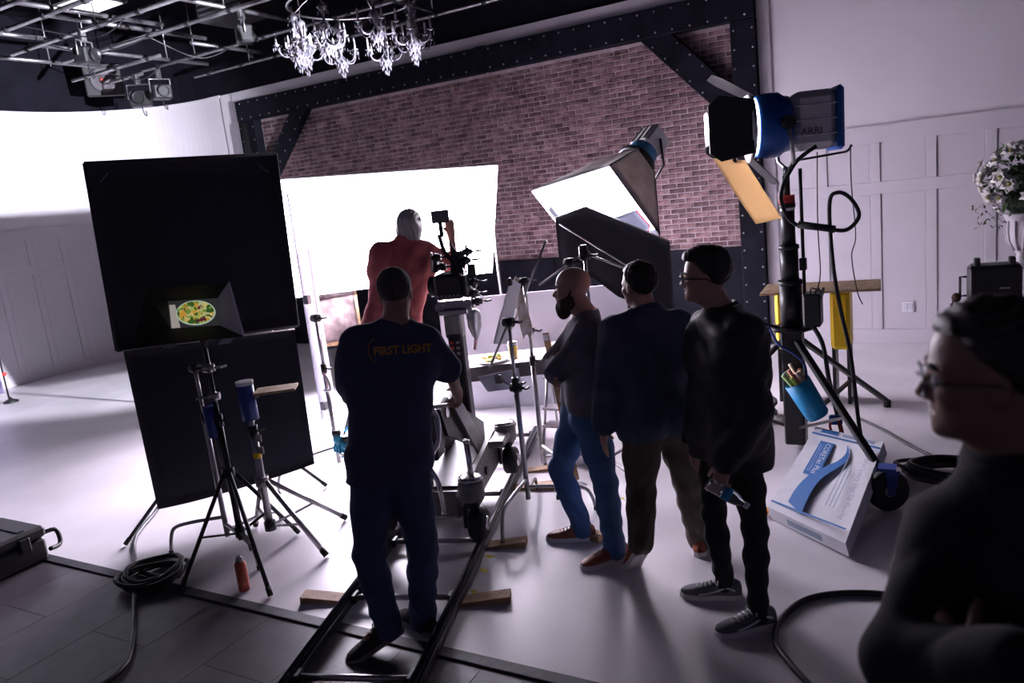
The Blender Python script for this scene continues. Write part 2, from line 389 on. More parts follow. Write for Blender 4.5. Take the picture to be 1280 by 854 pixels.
# ================================================================== OVERHEAD: pipe grid, fixtures, chandelier
GZ = 4.6
g = thing('pipe_grid', 'galvanised steel pipe grid hung below the black ceiling', 'pipe grid', (-9, 7, GZ))
xp = [(4.93, -9.0, -7.4), (5.41, -9.6, -7.2), (6.08, -10.4, -6.9), (6.85, -10.55, -6.0), (7.68, -11.7, -9.6), (8.12, -10.6, -4.4), (8.25, -11.6, -10.8), (9.15, -10.7, -3.6)]
for (y, xa, xb) in xp:
    mb = MB(); mb.tube([(xa, y, GZ), (xb, y, GZ)], 0.026, 10); p_ = build('pipe', mb, M_pipe, g)
    k = xa + 0.35; cl = MB()
    while k < xb:
        cl.cyl((k - .03, y, GZ), (k + .03, y, GZ), 0.036, n=8); k += 0.75
    cl = build('clamps', cl, M_black, p_); cl['kind'] = 'stuff'
yp = [(-8.35, 4.9, 6.8), (-10.0, 6.1, 8.85), (-10.85, 6.0, 7.6), (-8.65, 5.55, 7.7), (-7.3, 6.1, 8.6), (-8.95, 7.7, 9.0), (-9.65, 5.4, 6.1), (-5.9, 7.0, 9.2)]
for (x, ya, yb) in yp:
    mb = MB(); mb.tube([(x, ya, GZ + 0.055), (x, yb, GZ + 0.055)], 0.026, 10); build('pipe', mb, M_pipe, g)
for (x, y) in [(-8.35, 5.41), (-8.6, 6.08), (-10, 6.85), (-10, 8.12), (-7.3, 6.85), (-10.85, 6.85), (-9.4, 8.12), (-5.9, 9.15), (-9.4, 9.15), (-7.3, 8.12), (-11.3, 7.68)]:
    mb = MB(); mb.cyl((x, y, GZ), (x, y, 5.8), 0.008, n=6); build('hanger_rod', mb, M_steel, g)
for k, pts in enumerate([[(-9.9, 6.1, 4.66), (-9.2, 6.5, 4.45), (-8.6, 6.9, 4.62)], [(-8.9, 7.0, 4.64), (-8.7, 7.6, 4.4), (-8.5, 8.1, 4.6)], [(-10.9, 7.7, 4.6), (-10.4, 7.9, 4.42), (-10.1, 8.1, 4.6)], [(-9.0, 5.4, 4.6), (-8.4, 5.9, 4.42), (-8.0, 6.1, 4.62)]]):
    mb = MB(); mb.tube(spline(pts, 8), 0.008, 6); build('cable', mb, M_cable, g)
# lamps and boxes hung from the grid
def hung_lamp(x, y, label, sc=1.0, yaw=0.5):
    t = thing('hanging_studio_lamp', label, 'lamp', (x, y, GZ - 0.5 * sc)); R = np.array([[math.cos(yaw), math.sin(yaw), 0], [-math.sin(yaw), math.cos(yaw), 0], [0, 0, 1]])
    c = V(x, y, GZ - 0.36 * sc)
    mb = MB(); mb.box(c, (.24 * sc, .30 * sc, .24 * sc), R, .02); build('housing', mb, M_blackp, t)
    mb = MB(); mb.tube([c + R.T @ V(0, -.17, 0) * sc, c + R.T @ V(0, -.17, .22) * sc, c + R.T @ V(0, .17, .22) * sc, c + R.T @ V(0, .17, 0) * sc], .012, 6); build('yoke', mb, M_steel, t)
    mb = MB(); mb.box(V(x, y, GZ - .05), (.06, .07, .14), None, .006); build('clamp', mb, M_steel, t)
    mb = MB(); mb.lathe([(.10 * sc, 0), (.10 * sc, .05), (.085 * sc, .05), (.08 * sc, .02)], c + R.T @ V(.12 * sc, 0, 0), R[0], 14); build('snoot', mb, M_black, t)
    mb = MB(); mb.tube(spline([c + V(0, 0, -.1), c + V(.02, 0, -.22), c + V(.05, .02, -.26), c + V(.03, .03, -.18)], 5), .008, 6); build('safety_cable', mb, M_cable, t)
hung_lamp(-10.95, 8.25, 'black boxy studio lamp hung beside the square wall speaker', 1.0, -.8)
hung_lamp(-10.5, 8.3, 'black studio lamp with pale clamp hung at the pipe end', .9, -.4)
hung_lamp(-8.9, 6.08, 'black studio lamp hung beside the glowing ceiling panel', .8, .3)
hung_lamp(-7.1, 6.9, 'black studio lamp hung between grid and chandelier', .8, .9)
sp = thing('wall_speaker', 'square black loudspeaker with round cone high on the black wall', 'speaker', (-12.3, 8.35, 4.42))
nS = nrm((.80, -.60, -.12)); uS = nrm(np.cross((0, 0, 1), nS)); vS = np.cross(nS, uS); cS = V(-12.05, 8.45, 4.72); RS = np.stack([nS, uS, vS])
mb = MB(); mb.box(cS, (.32, .56, .50), RS, .015); cab = build('cabinet', mb, M_blackp, sp)
mb = MB(); mb.lathe([(.20, 0), (.20, .012), (.17, .012), (.10, -.01), (.05, .012), (0, .02)], cS + nS * .165, nS, 22); build('cone', mb, mat('grey speaker cone', (.07, .06, .07), .6), sp)
mb = MB(); mb.sph(cS + nS * .185 - uS * .02, .025); build('dust_cap', mb, mat('red dust cap', (.7, .08, .05), .5), sp)
mb = MB(); mb.box(cS - nS * .25, (.2, .08, .08), RS); build('bracket', mb, M_black, sp)
lp = thing('ceiling_light', 'small glowing square light panel above the pipe grid', 'ceiling light', (-9.8, 6.9, 5.2))
mb = MB(); mb.box((-9.8, 6.9, 5.24), (.66, .66, .06), None, .01); build('frame', mb, M_black, lp)
mb = MB(); mb.box((-9.8, 6.9, 5.205), (.56, .56, .012)); build('diffuser', mb, mat('lit panel', (.9, .9, .9), .6, emit=(.85, .85, 1), estr=1.1), lp)
mb = MB(); mb.cyl((-9.8, 6.9, 5.27), (-9.8, 6.9, 5.8), .012); build('hanger_rod', mb, M_steel, lp)
vt = thing('air_vent_box', 'dark slatted duct box hung above the pipe grid', 'air vent', (-8.3, 8.0, 4.85))
mb = MB(); mb.box((-8.3, 8.0, 5.12), (.9, .6, .5), None, .01); build('box', mb, M_blackp, vt)
for k in range(6):
    mb = MB(); mb.box((-8.3, 7.69, 4.95 + .07 * k), (.8, .03, .02)); build('slat', mb, mat('slate slat', (.06, .06, .07), .5), vt)
mb = MB(); mb.box((-8.3, 8.0, 5.58), (.1, .1, .44)); build('hanger', mb, M_black, vt)
bx = thing('duct_box', 'plain black duct box under the ceiling right of the chandelier', 'duct', (-3.9, 7.6, 4.75))
mb = MB(); mb.box((-3.9, 7.6, 5.0), (.8, .7, .5), None, .02); build('box', mb, M_blackp, bx)
mb = MB(); mb.box((-3.9, 7.6, 5.53), (.1, .1, .56)); build('hanger', mb, M_black, bx)
mb = MB(); mb.box((-3.9, 7.24, 5.0), (.7, .02, .4), None, .005); build('cover_plate', mb, M_black, bx)

# chandelier: a ring carrying candelabra dripping with crystal
CH = V(-5.0, 6.32, 3.72)
ch = thing('crystal_chandelier', 'wide silver crystal chandelier ring with many candle arms', 'chandelier', CH)
mb = MB(); mb.tube([CH + V(.62 * math.cos(a), .62 * math.sin(a), .42) for a in np.linspace(0, 2 * math.pi, 40, endpoint=False)], .014, 8, closed=True); build('ring', mb, M_chrome, ch)
for k in range(4):
    a = k * math.pi / 2 + .3; mb = MB(); mb.tube(spline([CH + V(.62 * math.cos(a), .62 * math.sin(a), .42), CH + V(.4 * math.cos(a), .4 * math.sin(a), .55), CH + V(0, 0, .62)], 6), .010, 6); build('ring_arm', mb, M_chrome, ch)
mb = MB(); mb.tube([CH + V(0, 0, .6), V(CH[0], CH[1], 5.8)], .012, 6); build('chain', mb, M_steel, ch)
def drop(mb, p, s):
    mb.add([p + V(0, 0, s), p + V(s * .38, 0, 0), p + V(0, s * .38, 0), p + V(-s * .38, 0, 0), p + V(0, -s * .38, 0), p + V(0, 0, -s * 1.3)],
           [(0, 1, 2), (0, 2, 3), (0, 3, 4), (0, 4, 1), (5, 2, 1), (5, 3, 2), (5, 4, 3), (5, 1, 4)])
rr = random.Random(3)
for k in range(8):
    a = k * math.pi / 4 + .2; c = CH + V(.60 * math.cos(a), .60 * math.sin(a), 0); zz = rr.uniform(-.04, .04); c = c + V(0, 0, zz)
    mb = MB(); mb.lathe([(.008, .42), (.008, .36), (.045, .33), (.05, .31), (.015, .28), (.012, .20), (.04, .17), (.05, .14), (.02, .10), (.012, .02), (.05, -.02), (.055, -.05), (.03, -.09), (.005, -.11)], c, n=10)
    st_ = build('candelabrum', mb, M_crystal, ch); cr = MB()
    for j in range(5):
        t = a + j * 2 * math.pi / 5; d = V(math.cos(t), math.sin(t), 0); tip = c + d * .19
        mb = MB(); mb.tube(spline([c + V(0, 0, .05), c + d * .08 + V(0, 0, -.03), c + d * .15 + V(0, 0, -.02), tip + V(0, 0, .06)], 5), .0075, 6)
        mb.lathe([(.004, -.005), (.035, .012), (.03, .015), (.012, .014)], tip + V(0, 0, .06), n=8); build('arm', mb, M_crystal, st_)
        mb = MB(); mb.cyl(tip + V(0, 0, .07), tip + V(0, 0, .155), .0095, n=8); mb.lathe([(.006, 0), (.009, .012), (.002, .034)], tip + V(0, 0, .155), n=6); build('candle', mb, M_candle, st_)
        for q in range(5):
            u_ = q * 1.26; drop(cr, tip + V(.033 * math.cos(u_), .033 * math.sin(u_), .035), .02)
        for q in range(7):
            f_ = (q + .5) / 7; s_ = c + V(0, 0, .30); e_ = tip + V(0, 0, .07); p = s_ + (e_ - s_) * f_ - V(0, 0, .16 * f_ * (1 - f_) * 2.2); drop(cr, p, .011)
    for tier, (rad, z0, nn_) in enumerate(((.05, .28, 8), (.052, .11, 9), (.056, -.06, 10), (.045, -.10, 8), (.02, -.15, 5), (.075, -.02, 10))):
        for q in range(nn_):
            t = q * 2 * math.pi / nn_ + tier; drop(cr, c + V(rad * math.cos(t), rad * math.sin(t), z0 - .015 * (q % 2)), .022)
    cr = build('crystals', cr, M_crystal, st_); cr['kind'] = 'stuff'

# ================================================================== LIGHTS ON STANDS
def knuckle(mb, p, r=.03, ax=(1, 0, 0)):
    a = nrm(ax); p = np.asarray(p, float); mb.cyl(p - a * .035, p + a * .035, r, n=10); mb.cyl(p + a * .035, p + a * .075, r * .35, n=6); mb.box(p + a * .085, (.014, .05, .014)); mb.cyl(p - V(0, 0, .03), p + V(0, 0, .03), r * .7, n=8)
def century_stand(label, base, top, feet, m=M_steel, group=None, hub=.30, name='century_stand', extra=None):
    base = V(base[0], base[1], 0); t = thing(name, label, 'stand', base, group)
    mb = MB(); mb.cyl(base + V(0, 0, hub - .14), base + V(0, 0, min(top, .95)), .0175, n=10); build('lower_column', mb, m, t)
    if top > .95:
        mb = MB(); mb.cyl(base + V(0, 0, .93), base + V(0, 0, top), .0125, n=10); build('upper_column', mb, m, t)
        mb = MB(); mb.cyl(base + V(0, 0, .90), base + V(0, 0, .97), .024, n=10); mb.cyl(base + V(.02, 0, .935), base + V(.06, 0, .935), .006, n=6); mb.box(base + V(.065, 0, .935), (.01, .04, .014)); build('collar', mb, M_black, t)
    for k, (fx, fy) in enumerate(feet):
        d = V(fx, fy, 0) - base; L = np.linalg.norm(d); d = d / L; z = hub - .05 * k
        mb = MB(); mb.tube(spline([base + V(0, 0, z), base + d * (L * .55) + V(0, 0, z - .02), base + d * (L * .86) + V(0, 0, z - .05), base + d * (L * .96) + V(0, 0, z * .45), base + d * L + V(0, 0, .012)], 5), .0125, 8)
        l = build('leg', mb, m, t); mb = MB(); mb.cyl(base + d * L + V(0, 0, .0), base + d * L + V(0, 0, .03), .015, n=8); build('foot', mb, M_rubber, l)
    mb = MB(); knuckle(mb, base + V(0, 0, top)); build('grip_head', mb, M_black, t)
    return t
def tripod_stand(label, base, top, feet, hub=.75, m=M_black, r=.017, spread=.32, name='light_stand', group=None):
    base = V(base[0], base[1], 0); t = thing(name, label, 'stand', base, group)
    mb = MB(); mb.cyl(base + V(0, 0, .16), base + V(0, 0, hub + .35), r * 1.2, n=12); build('lower_column', mb, m, t)
    mb = MB(); mb.cyl(base + V(0, 0, hub + .33), base + V(0, 0, top), r * .85, n=12); build('upper_column', mb, m, t)
    mb = MB(); mb.cyl(base + V(0, 0, hub - .03), base + V(0, 0, hub + .03), r * 2.2, n=12); build('hub', mb, m, t)
    mb = MB(); mb.cyl(base + V(0, 0, hub + .30), base + V(0, 0, hub + .38), r * 1.6, n=12); mb.cyl(base + V(0, 0, hub + .34), base + V(.06, .02, hub + .34), .006, n=6); mb.box(base + V(.065, .02, hub + .34), (.012, .045, .02)); build('collar', mb, M_black, t)
    mb = MB(); mb.cyl(base + V(0, 0, spread - .14), base + V(0, 0, spread - .08), r * 1.9, n=10); build('spreader_collar', mb, M_black, t)
    for (fx, fy) in feet:
        d = V(fx, fy, 0) - base; L = np.linalg.norm(d)
        a = base + nrm(d) * .03 + V(0, 0, hub); e_ = base + d + V(0, 0, .015)
        mb = MB(); mb.tube([a, e_], r * .8, 8); l = build('leg', mb, m, t)
        mid = a + (e_ - a) * .58; mb = MB(); mb.bar(base + nrm(d) * .03 + V(0, 0, spread - .11), mid, .022, .008); build('brace', mb, m, t)
        mb = MB(); mb.cyl(e_ - nrm(e_ - a) * .05, e_, r * 1.0, n=8); build('foot', mb, M_rubber, l)
    return t

# ---- big white bounce screen, its reflected lamp light put in as emission
S0, S1, S2, S3 = V(-6.15, 5.70, 2.545), V(-4.49, 7.94, 2.48), V(-4.96, 8.33, 1.20), V(-6.62, 6.09, 1.265)  # left end lengthened unseen behind the flag to shade the left wall
scb = V(-5.6, 7.2, 0)
sc_ = thing('bounce_screen', 'large white bounce screen with added glow in front of the brick wall', 'bounce screen', scb)
mb = MB(); mb.slab([S0, S1, S2, S3], .008); build('cloth', mb, M_bounce_glow, sc_)
sn = nrm(np.cross(S1 - S0, S2 - S0)); sn = sn if sn[1] > 0 else -sn
mb = MB(); mb.slab([S0 + sn * .008, S1 + sn * .008, S2 + sn * .008, S3 + sn * .008], .004); build('glow_block', mb, M_cloth, sc_)  # black sheet added to keep the glow off the wall behind
for a, b_ in ((S0, S1), (S1, S2), (S2, S3), (S3, S0)):
    mb = MB(); mb.bar(a + sn * .02, b_ + sn * .02, .025, .025, up=sn); build('frame_tube', mb, M_steel, sc_)
for q, f_ in ((S2, (S1 + S2) / 2), (S3, (S0 + S3) / 2)):
    c = f_ + sn * .06; mb = MB(); mb.tube([V(c[0], c[1], 0.03), V(c[0], c[1], c[2])], .016, 8); po = build('support_pole', mb, M_steel, sc_)
    mb = MB()
    for k in range(3):
        t = k * 2.1 + .5; mb.tube([V(c[0], c[1], .32), V(c[0] + .34 * math.cos(t), c[1] + .34 * math.sin(t), .012)], .012, 6)
    build('pole_feet', mb, M_steel, sc_)
    mb = MB(); knuckle(mb, c - sn * .02); build('clamp', mb, M_black, sc_)

# ---- softbox on its lamp head
N_, U_, W_ = nrm((-.272, -.768, -.58)), nrm((.903, -.412, .121)), nrm((.332, .491, -.806)); SB = V(-2.993, 7.10, 1.88)
sb = thing('softbox_lamp', 'glowing softbox with grey fabric sides tilted down on a lamp head', 'softbox', (-2.6, 7.9, 0))
hw, hh = .594, .431; bk = SB - N_ * .74 + U_ * .12; M_sbx = translucent(mat('grey softbox fabric', (.40, .375, .39), .7, var=.3, vscale=6, bump=.2, bscale=30), (.10, .085, .08), .5)
fc = [SB + U_ * x * hw + W_ * y * hh for x, y in ((-1, -1), (1, -1), (1, 1), (-1, 1))]
bc = [bk + U_ * x * .14 + W_ * y * .14 for x, y in ((-1, -1), (1, -1), (1, 1), (-1, 1))]
ins = [SB - N_ * .06 + U_ * x * (hw - .04) + W_ * y * (hh - .04) for x, y in ((-1, -1), (1, -1), (1, 1), (-1, 1))]
mb = MB(); mb.slab(ins, .006); build('diffusion_cloth', mb, M_soft, sb)
for k in range(4):
    a, b_, c, d = fc[k], fc[(k + 1) % 4], bc[(k + 1) % 4], bc[k]
    out = nrm((a + b_) / 2 - SB)
    def fn(u, v, a=a, b_=b_, c=c, d=d, out=out):
        p = (a * (1 - u) + b_ * u) * (1 - v) + (d * (1 - u) + c * u) * v
        return p + out * .05 * math.sin(math.pi * v) * math.sin(math.pi * u)
    mb = MB(); mb.sheet(fn, 6, 6, .006); s_ = build('side_panel', mb, M_sbx, sb)
    mb = MB(); mb.tube([fn(0, v / 6) for v in range(7)], .008, 6); build('rod_sleeve', mb, M_cloth, sb)
    mb = MB(); mb.slab([a, b_, ins[(k + 1) % 4], ins[k]], .004); build('front_lip', mb, M_cloth, sb)
mb = MB(); mb.lathe([(.20, -.02), (.21, .0), (.20, .03), (.16, .03), (.16, -.02)], bk, N_, 24); build('speed_ring', mb, M_black, sb)
mb = MB(); mb.cyl(bk - N_ * .02, bk + N_ * .01, .165, n=24); build('leak_block', mb, M_cloth, sb)  # black disc added to stop light leaking out at the rear
M_hb = mat('light blue lamp front', (.05, .25, .5), .4)
hb = bk - N_ * .03
mb = MB(); mb.lathe([(.15, 0), (.16, -.05), (.15, -.14)], hb, N_, 20); build('lamp_front', mb, M_hb, sb)
mb = MB(); mb.box(hb - N_ * .27, (.28, .27, .27), np.stack([N_, U_, W_]), .03); lh = build('lamp_housing', mb, M_alu, sb)
for q in range(3):
    mb = MB(); mb.box(hb - N_ * .27 - W_ * (.137) + U_ * (q - 1) * .08, (.22, .02, .008), np.stack([N_, U_, W_])); build('cooling_slot', mb, M_black, lh)
mb = MB(); mb.tube([hb - N_ * .27 + U_ * .16 - W_ * .02, hb - N_ * .27 + U_ * .17 + V(0, 0, -.25), V(-2.6, 7.9, 2.12), V(-2.6, 7.9, 2.0)], .014, 8); build('yoke', mb, M_black, sb)
mb = MB(); mb.cyl((-2.6, 7.9, .5), (-2.6, 7.9, 2.12), .02); build('stand_column', mb, M_steel, sb)
for k in range(3):
    t = k * 2.094 + .4; mb = MB(); mb.tube([(-2.6, 7.9, .75), (-2.6 + .48 * math.cos(t), 7.9 + .48 * math.sin(t), .013)], .014, 8); build('stand_leg', mb, M_steel, sb)
# red-edged net hanging off the lip
nt_ = thing('edged_net_scrim', 'pale net scrim with a pink-red edge clipped below the softbox', 'net scrim', (-2.65, 7.0, 1.5))
e0, e1 = SB + U_ * .14 + W_ * .10 + N_ * .05, SB + U_ * (hw + .0) + W_ * .06 + N_ * .05
def fn(u, v): return e0 * (1 - u) + e1 * u + (W_ * .30 + N_ * .03) * v * (1 - .35 * (2 * u - 1) ** 2) + U_ * .05 * v
mb = MB(); mb.sheet(fn, 8, 5, .003); build('net', mb, mat('pale blue net', (.10, .115, .16), .8), nt_)
mb = MB(); mb.tube([fn(0, v / 5) for v in range(6)] + [fn(u / 8, 1) for u in range(1, 9)] + [fn(1, 1 - v / 5) for v in range(1, 6)], .008, 6); build('red_edge', mb, mat('pink red binding', (.62, .05, .12), .7), nt_)
# black cutter flag under the softbox
F0, F1, F2 = V(-3.10, 6.46, 1.886), V(-2.83, 6.56, 1.958), V(-2.15, 6.85, 1.562)
cf = thing('cutter_flag', 'black cloth cutter flag hanging under the glowing softbox', 'flag', (-2.6, 6.6, .8))
def fn(u, v):
    top = F0 * (1 - min(1, u / .28)) + F1 * min(1, u / .28) if u < .28 else F1 * (1 - (u - .28) / .72) + F2 * (u - .28) / .72
    w_ = .022 * math.sin(u * 17) * v
    return top + V(.0, .0, -1) * v * (.74 if u > .5 else .74 - .20 * (1 - u / .5)) + V(.42, -.9, 0) * w_
mb = MB(); mb.sheet(fn, 24, 8, .006); build('cloth', mb, M_cloth, cf)
mb = MB(); mb.tube([F0, F1, F2], .007, 6); build('wire_frame', mb, M_steel, cf)
mb = MB(); mb.tube([F0 + V(.05, -.03, -.06), V(-2.35, 6.72, 1.25)], .009, 6); build('grip_arm', mb, M_steel, cf)

# ---- big daylight lamp on its crank stand
AB = V(-.95, 5.86, 0)
al = thing('daylight_lamp', 'blue and grey studio lamp head with black barn doors on crank stand', 'lamp', (AB[0], AB[1], 2.1))
AX = nrm((-.93, -.36, .01)); AU = nrm(np.cross((0, 0, 1), AX)); AV = np.cross(AX, AU); AR = np.stack([AX, AU, AV]); AC = V(-1.02, 5.84, 2.42)
mb = MB(); mb.lathe([(.19, .13), (.215, .12), (.225, .06), (.225, -.03), (.20, -.06), (.19, -.10)], AC, AX, 28); build('front_housing', mb, M_blue, al)
mb = MB(); mb.lathe([(.20, .0), (.20, .014), (.0, .014)], AC + AX * .13, AX, 28); build('lens', mb, M_lens, al)
mb = MB(); mb.lathe([(.205, 0), (.228, 0), (.228, .03), (.205, .03)], AC + AX * .145, AX, 28); build('lens_ring', mb, M_chrome, al)
mb = MB(); mb.box(AC - AX * .25, (.30, .34, .40), AR, .05); hs_ = build('rear_housing', mb, M_alu, al)
for q, zz in enumerate((.10, .0, -.10)):
    for sd in (-1, 1):
        mb = MB(); mb.box(AC - AX * .25 + AV * zz + AU * sd * .172, (.28, .012, .012), AR, .003); build('housing_rib', mb, M_chrome, hs_)
mb = MB(); mb.box(AC - AX * .415, (.05, .36, .43), AR, .024); bc_ = build('rear_cap', mb, M_blue, al)
for q in range(6):
    mb = MB(); mb.box(AC - AX * .445 + AV * (.16 - .045 * q - (.03 if q > 2 else 0)), (.012, .22, .018), AR, .002); build('vent', mb, M_whitep if q not in (2, 5) else M_black, bc_)
mb = text_mb('ARRI', AC - AX * .25 - AV * .145 + AU * .1725, -AX, AV, .05, .004); 
mb = text_mb('ARRI', AC - AX * .22 - AV * .075 + np.array(AU) * (.173 if (AU @ V(0, -1, 0)) > 0 else -.173), -AX if (AU @ V(0, -1, 0)) > 0 else -AX, AV, .05, .003); build('lettering', mb, M_black, hs_)
sgn = 1 if (AU @ V(0, -1, 0)) > 0 else -1; AN = AU * sgn          # AN points to the camera side
mb = MB(); mb.tube([AC - AX * .05 + AN * .25 + AV * .0, AC - AX * .08 + AN * .25 - AV * .26, AC - AX * .10 - AV * .33, AC - AX * .08 - AN * .25 - AV * .26, AC - AX * .05 - AN * .25], .014, 8); build('yoke', mb, M_steel, al)
for sd in (-1, 1):
    mb = MB(); mb.cyl(AC - AX * .05 + AN * sd * .22, AC - AX * .05 + AN * sd * .29, .045, n=16); build('tilt_knob', mb, M_black, al)
mb = MB(); mb.tube(spline([AC - AX * .15 - AV * .26 + AN * .1, AC - AX * .4 - AV * .24 + AN * .12, AC - AX * .50 - AV * .23, AC - AX * .53 - AV * .19], 5), .009, 6); build('handle_bar', mb, M_black, al)
mb = MB(); mb.cyl((AB[0], AB[1], 2.0), (AB[0], AB[1], 2.12), .02); build('spigot', mb, M_steel, al)
LF = AC + AX * .17
def door(nm, r0, dirv, w0, w1, L, op):
    t = np.cross(AX, dirv); d = nrm(AX * math.cos(op) + np.asarray(dirv) * math.sin(op)); a = LF + np.asarray(dirv) * r0
    mb = MB(); mb.slab([a - t * w0 / 2, a + t * w0 / 2, a + d * L * .75 + t * w1 / 2, a + d * L + t * w1 * .36, a + d * L - t * w1 * .36, a + d * L * .75 - t * w1 / 2], .005); return build(nm, mb, M_black, al)
door('barn_door', .22, AN, .36, .44, .33, .30); door('barn_door', .22, -AN, .36, .40, .28, .0)
door('barn_door', .22, AV, .34, .42, .30, .55); door('barn_door', .22, -AV, .34, .36, .26, 2.3)
mb = MB(); mb.lathe([(.225, 0), (.245, 0), (.245, .012), (.225, .012)], LF, AX, 28); build('door_ring', mb, M_whitep, al)
ld = bpy.data.lights.new('lamp_beam', 'SPOT'); ld.energy = SPOT_WATTS; ld.spot_size = math.radians(42); ld.spot_blend = .25; ld.shadow_soft_size = .06; ld.color = (.86, .87, 1.0)
lo = bpy.data.objects.new('lamp_beam', ld); COL.objects.link(lo); lo.location = tuple(LF + AX * .03 + V(0, 0, .03)); lo.rotation_euler = Vector((-11.8, 1.3, .3)).to_track_quat('-Z', 'Y').to_euler()
lo.parent = al; lo.matrix_parent_inverse = Matrix.Translation(tuple(-ORG[al.name]))
# warm gel sheet
gl = thing('gel_sheet', 'curled amber gel sheet clipped under the blue lamp', 'gel sheet', (-1.15, 5.75, 1.7))
gm = translucent(mat('amber gel', (.80, .55, .30), .25), (.95, .76, .5), .6)
g0, g1, g2, g3 = V(-1.42, 5.68, 2.24), V(-1.20, 5.72, 2.20), V(-.98, 5.80, 1.76), V(-1.15, 5.74, 1.74)
def fn(u, v):
    p = (g0 * (1 - u) + g1 * u) * (1 - v) + (g3 * (1 - u) + g2 * u) * v
    return p + V(.15, -.95, 0) * (.05 * math.sin(math.pi * v) + .03 * math.sin(2.2 * u + 2 * v))
mb = MB(); mb.sheet(fn, 8, 10, .002); build('film', mb, gm, gl)
mb = MB(); mb.box(g0 * .3 + g1 * .7 + V(0, -.02, .0), (.03, .03, .06), None, .004); build('clip', mb, M_black, gl)
# crank stand
cs = thing('crank_stand', 'heavy black telescopic crank stand under the blue lamp', 'stand', AB)
mb = MB(); mb.box(AB + V(0, 0, .50), (.15, .15, .92), None, .012); build('base_column', mb, M_black, cs)
for z0, z1, r in ((.94, 1.30, .080), (1.28, 1.56, .064), (1.54, 1.86, .050)):
    mb = MB(); mb.cyl(AB + V(0, 0, z0), AB + V(0, 0, z1), r, n=20); mb.cyl(AB + V(0, 0, z1 - .03), AB + V(0, 0, z1), r + .008, n=20); build('mast_section', mb, M_black, cs)
mb = MB(); mb.cyl(AB + V(0, 0, 1.86), AB + V(0, 0, 1.92), .055, n=18); build('red_collar', mb, M_red, cs)
mb = MB(); mb.cyl(AB + V(0, 0, 1.81), AB + V(0, 0, 1.86), .0515, n=18); build('white_label', mb, M_whitep, cs)
mb = MB(); mb.cyl(AB + V(0, 0, 1.9), AB + V(0, 0, 2.06), .025); build('socket', mb, M_black, cs)
mb = MB(); mb.lathe([(.085, .0), (.15, .0), (.15, .02), (.085, .02)], AB + V(0, 0, .93), n=22); build('collar_plate', mb, M_black, cs)
mb = MB(); mb.cyl(AB + V(.10, -.02, 1.0), AB + V(.10, -.02, 2.1), .012); mb.box(AB + V(.10, -.04, 1.42), (.05, .05, .09), None, .006); build('guide_rod', mb, M_black, cs)
mb = MB(); mb.tube([AB + V(-.08, -.05, .95), AB + V(-.2, -.09, 1.0), AB + V(-.22, -.16, .97)], .012, 6); mb.cyl(AB + V(-.26, -.15, 1.0), AB + V(-.14, -.16, .96), .018, n=8); build('crank_handle', mb, M_black, cs)
for k, (fx, fy) in enumerate(((-.28, 4.92), (-.38, 7.0), (-1.78, 5.62))):
    e_ = V(fx, fy, .17 if k == 0 else .05); a = AB + nrm(V(fx, fy, 0) - AB) * .06 + V(0, 0, .86)
    mb = MB(); mb.bar(a, e_, .05, .035, bev=.006); build('leg', mb, M_black, cs)
    mb = MB(); mb.bar(AB + V(0, 0, .15), a + (e_ - a) * .6, .03, .02); build('leg_brace', mb, M_black, cs)
    if k == 0:
        wc = V(-.27, 4.86, .125); mb = MB(); mb.lathe([(.03, -.028), (.115, -.03), (.125, -.02), (.125, .02), (.115, .03), (.03, .028)], wc, (.5, -.87, .1), 28); wh = build('caster_wheel', mb, M_rubber, cs)
        mb = MB(); mb.cyl(wc - V(.018, -.03, 0), wc + V(.018, -.03, 0), .03); build('hub_cap', mb, M_steel, wh)
        mb = MB(); mb.slab([wc + V(.022, -.036, .0) + q for q in (V(-.03, 0, .14), V(.05, 0, .14), V(.02, 0, -.02), V(-.02, 0, -.02))], .008); mb.slab([wc - V(.022, -.036, .0) + q for q in (V(-.03, 0, .14), V(.05, 0, .14), V(.02, 0, -.02), V(-.02, 0, -.02))], .008); mb.box(wc + V(0, 0, .145), (.1, .1, .02)); build('caster_fork', mb, M_bluep, cs)
    else:
        mb = MB(); mb.cyl(V(fx, fy, 0), V(fx, fy, .06), .03); build('foot', mb, M_rubber, cs)
# ================================================================== GRIP GEAR
# ---- floppy flag: four-foot frame with its second flap hanging
Q0, Q1, Q2, Q3 = V(-4.89, 3.17, 2.65), V(-4.12, 4.11, 2.61), V(-4.19, 4.12, 1.36), V(-4.97, 3.17, 1.385)
ff = thing('floppy_flag', 'tall black floppy flag panel beside the white bounce screen', 'flag', (-4.6, 3.6, .1))
def rounded(u, v):
    p = (Q0 * (1 - u) + Q1 * u) * (1 - v) + (Q3 * (1 - u) + Q2 * u) * v
    return p + V(-.77, .63, 0) * .010 * math.sin(3 * u + 2 * v)
mb = MB(); mb.sheet(rounded, 10, 10, .012); build('upper_panel', mb, M_cloth, ff)
for a, b_ in ((Q0, Q1), (Q1, Q2), (Q2, Q3), (Q3, Q0)):
    mb = MB(); d = nrm(b_ - a); mb.tube([a + V(.006, -.005, 0), b_ + V(.006, -.005, 0)], .011, 8); build('frame_rod', mb, M_cloth, ff)
L0, L1, L2, L3 = V(-4.93, 3.19, 1.385), V(-4.20, 4.09, 1.34), V(-4.24, 4.10, .27), V(-4.96, 3.22, .19)
def fn(u, v):
    p = (L0 * (1 - u) + L1 * u) * (1 - v) + (L3 * (1 - u) + L2 * u) * v
    return p + V(.77, -.63, 0) * (.02 * math.sin(7 * u + 1) * v + .03 * v * v * math.sin(3 * u)) + V(0, 0, -.05 * v * math.sin(math.pi * u) + .10 * v * u * (1 - u))
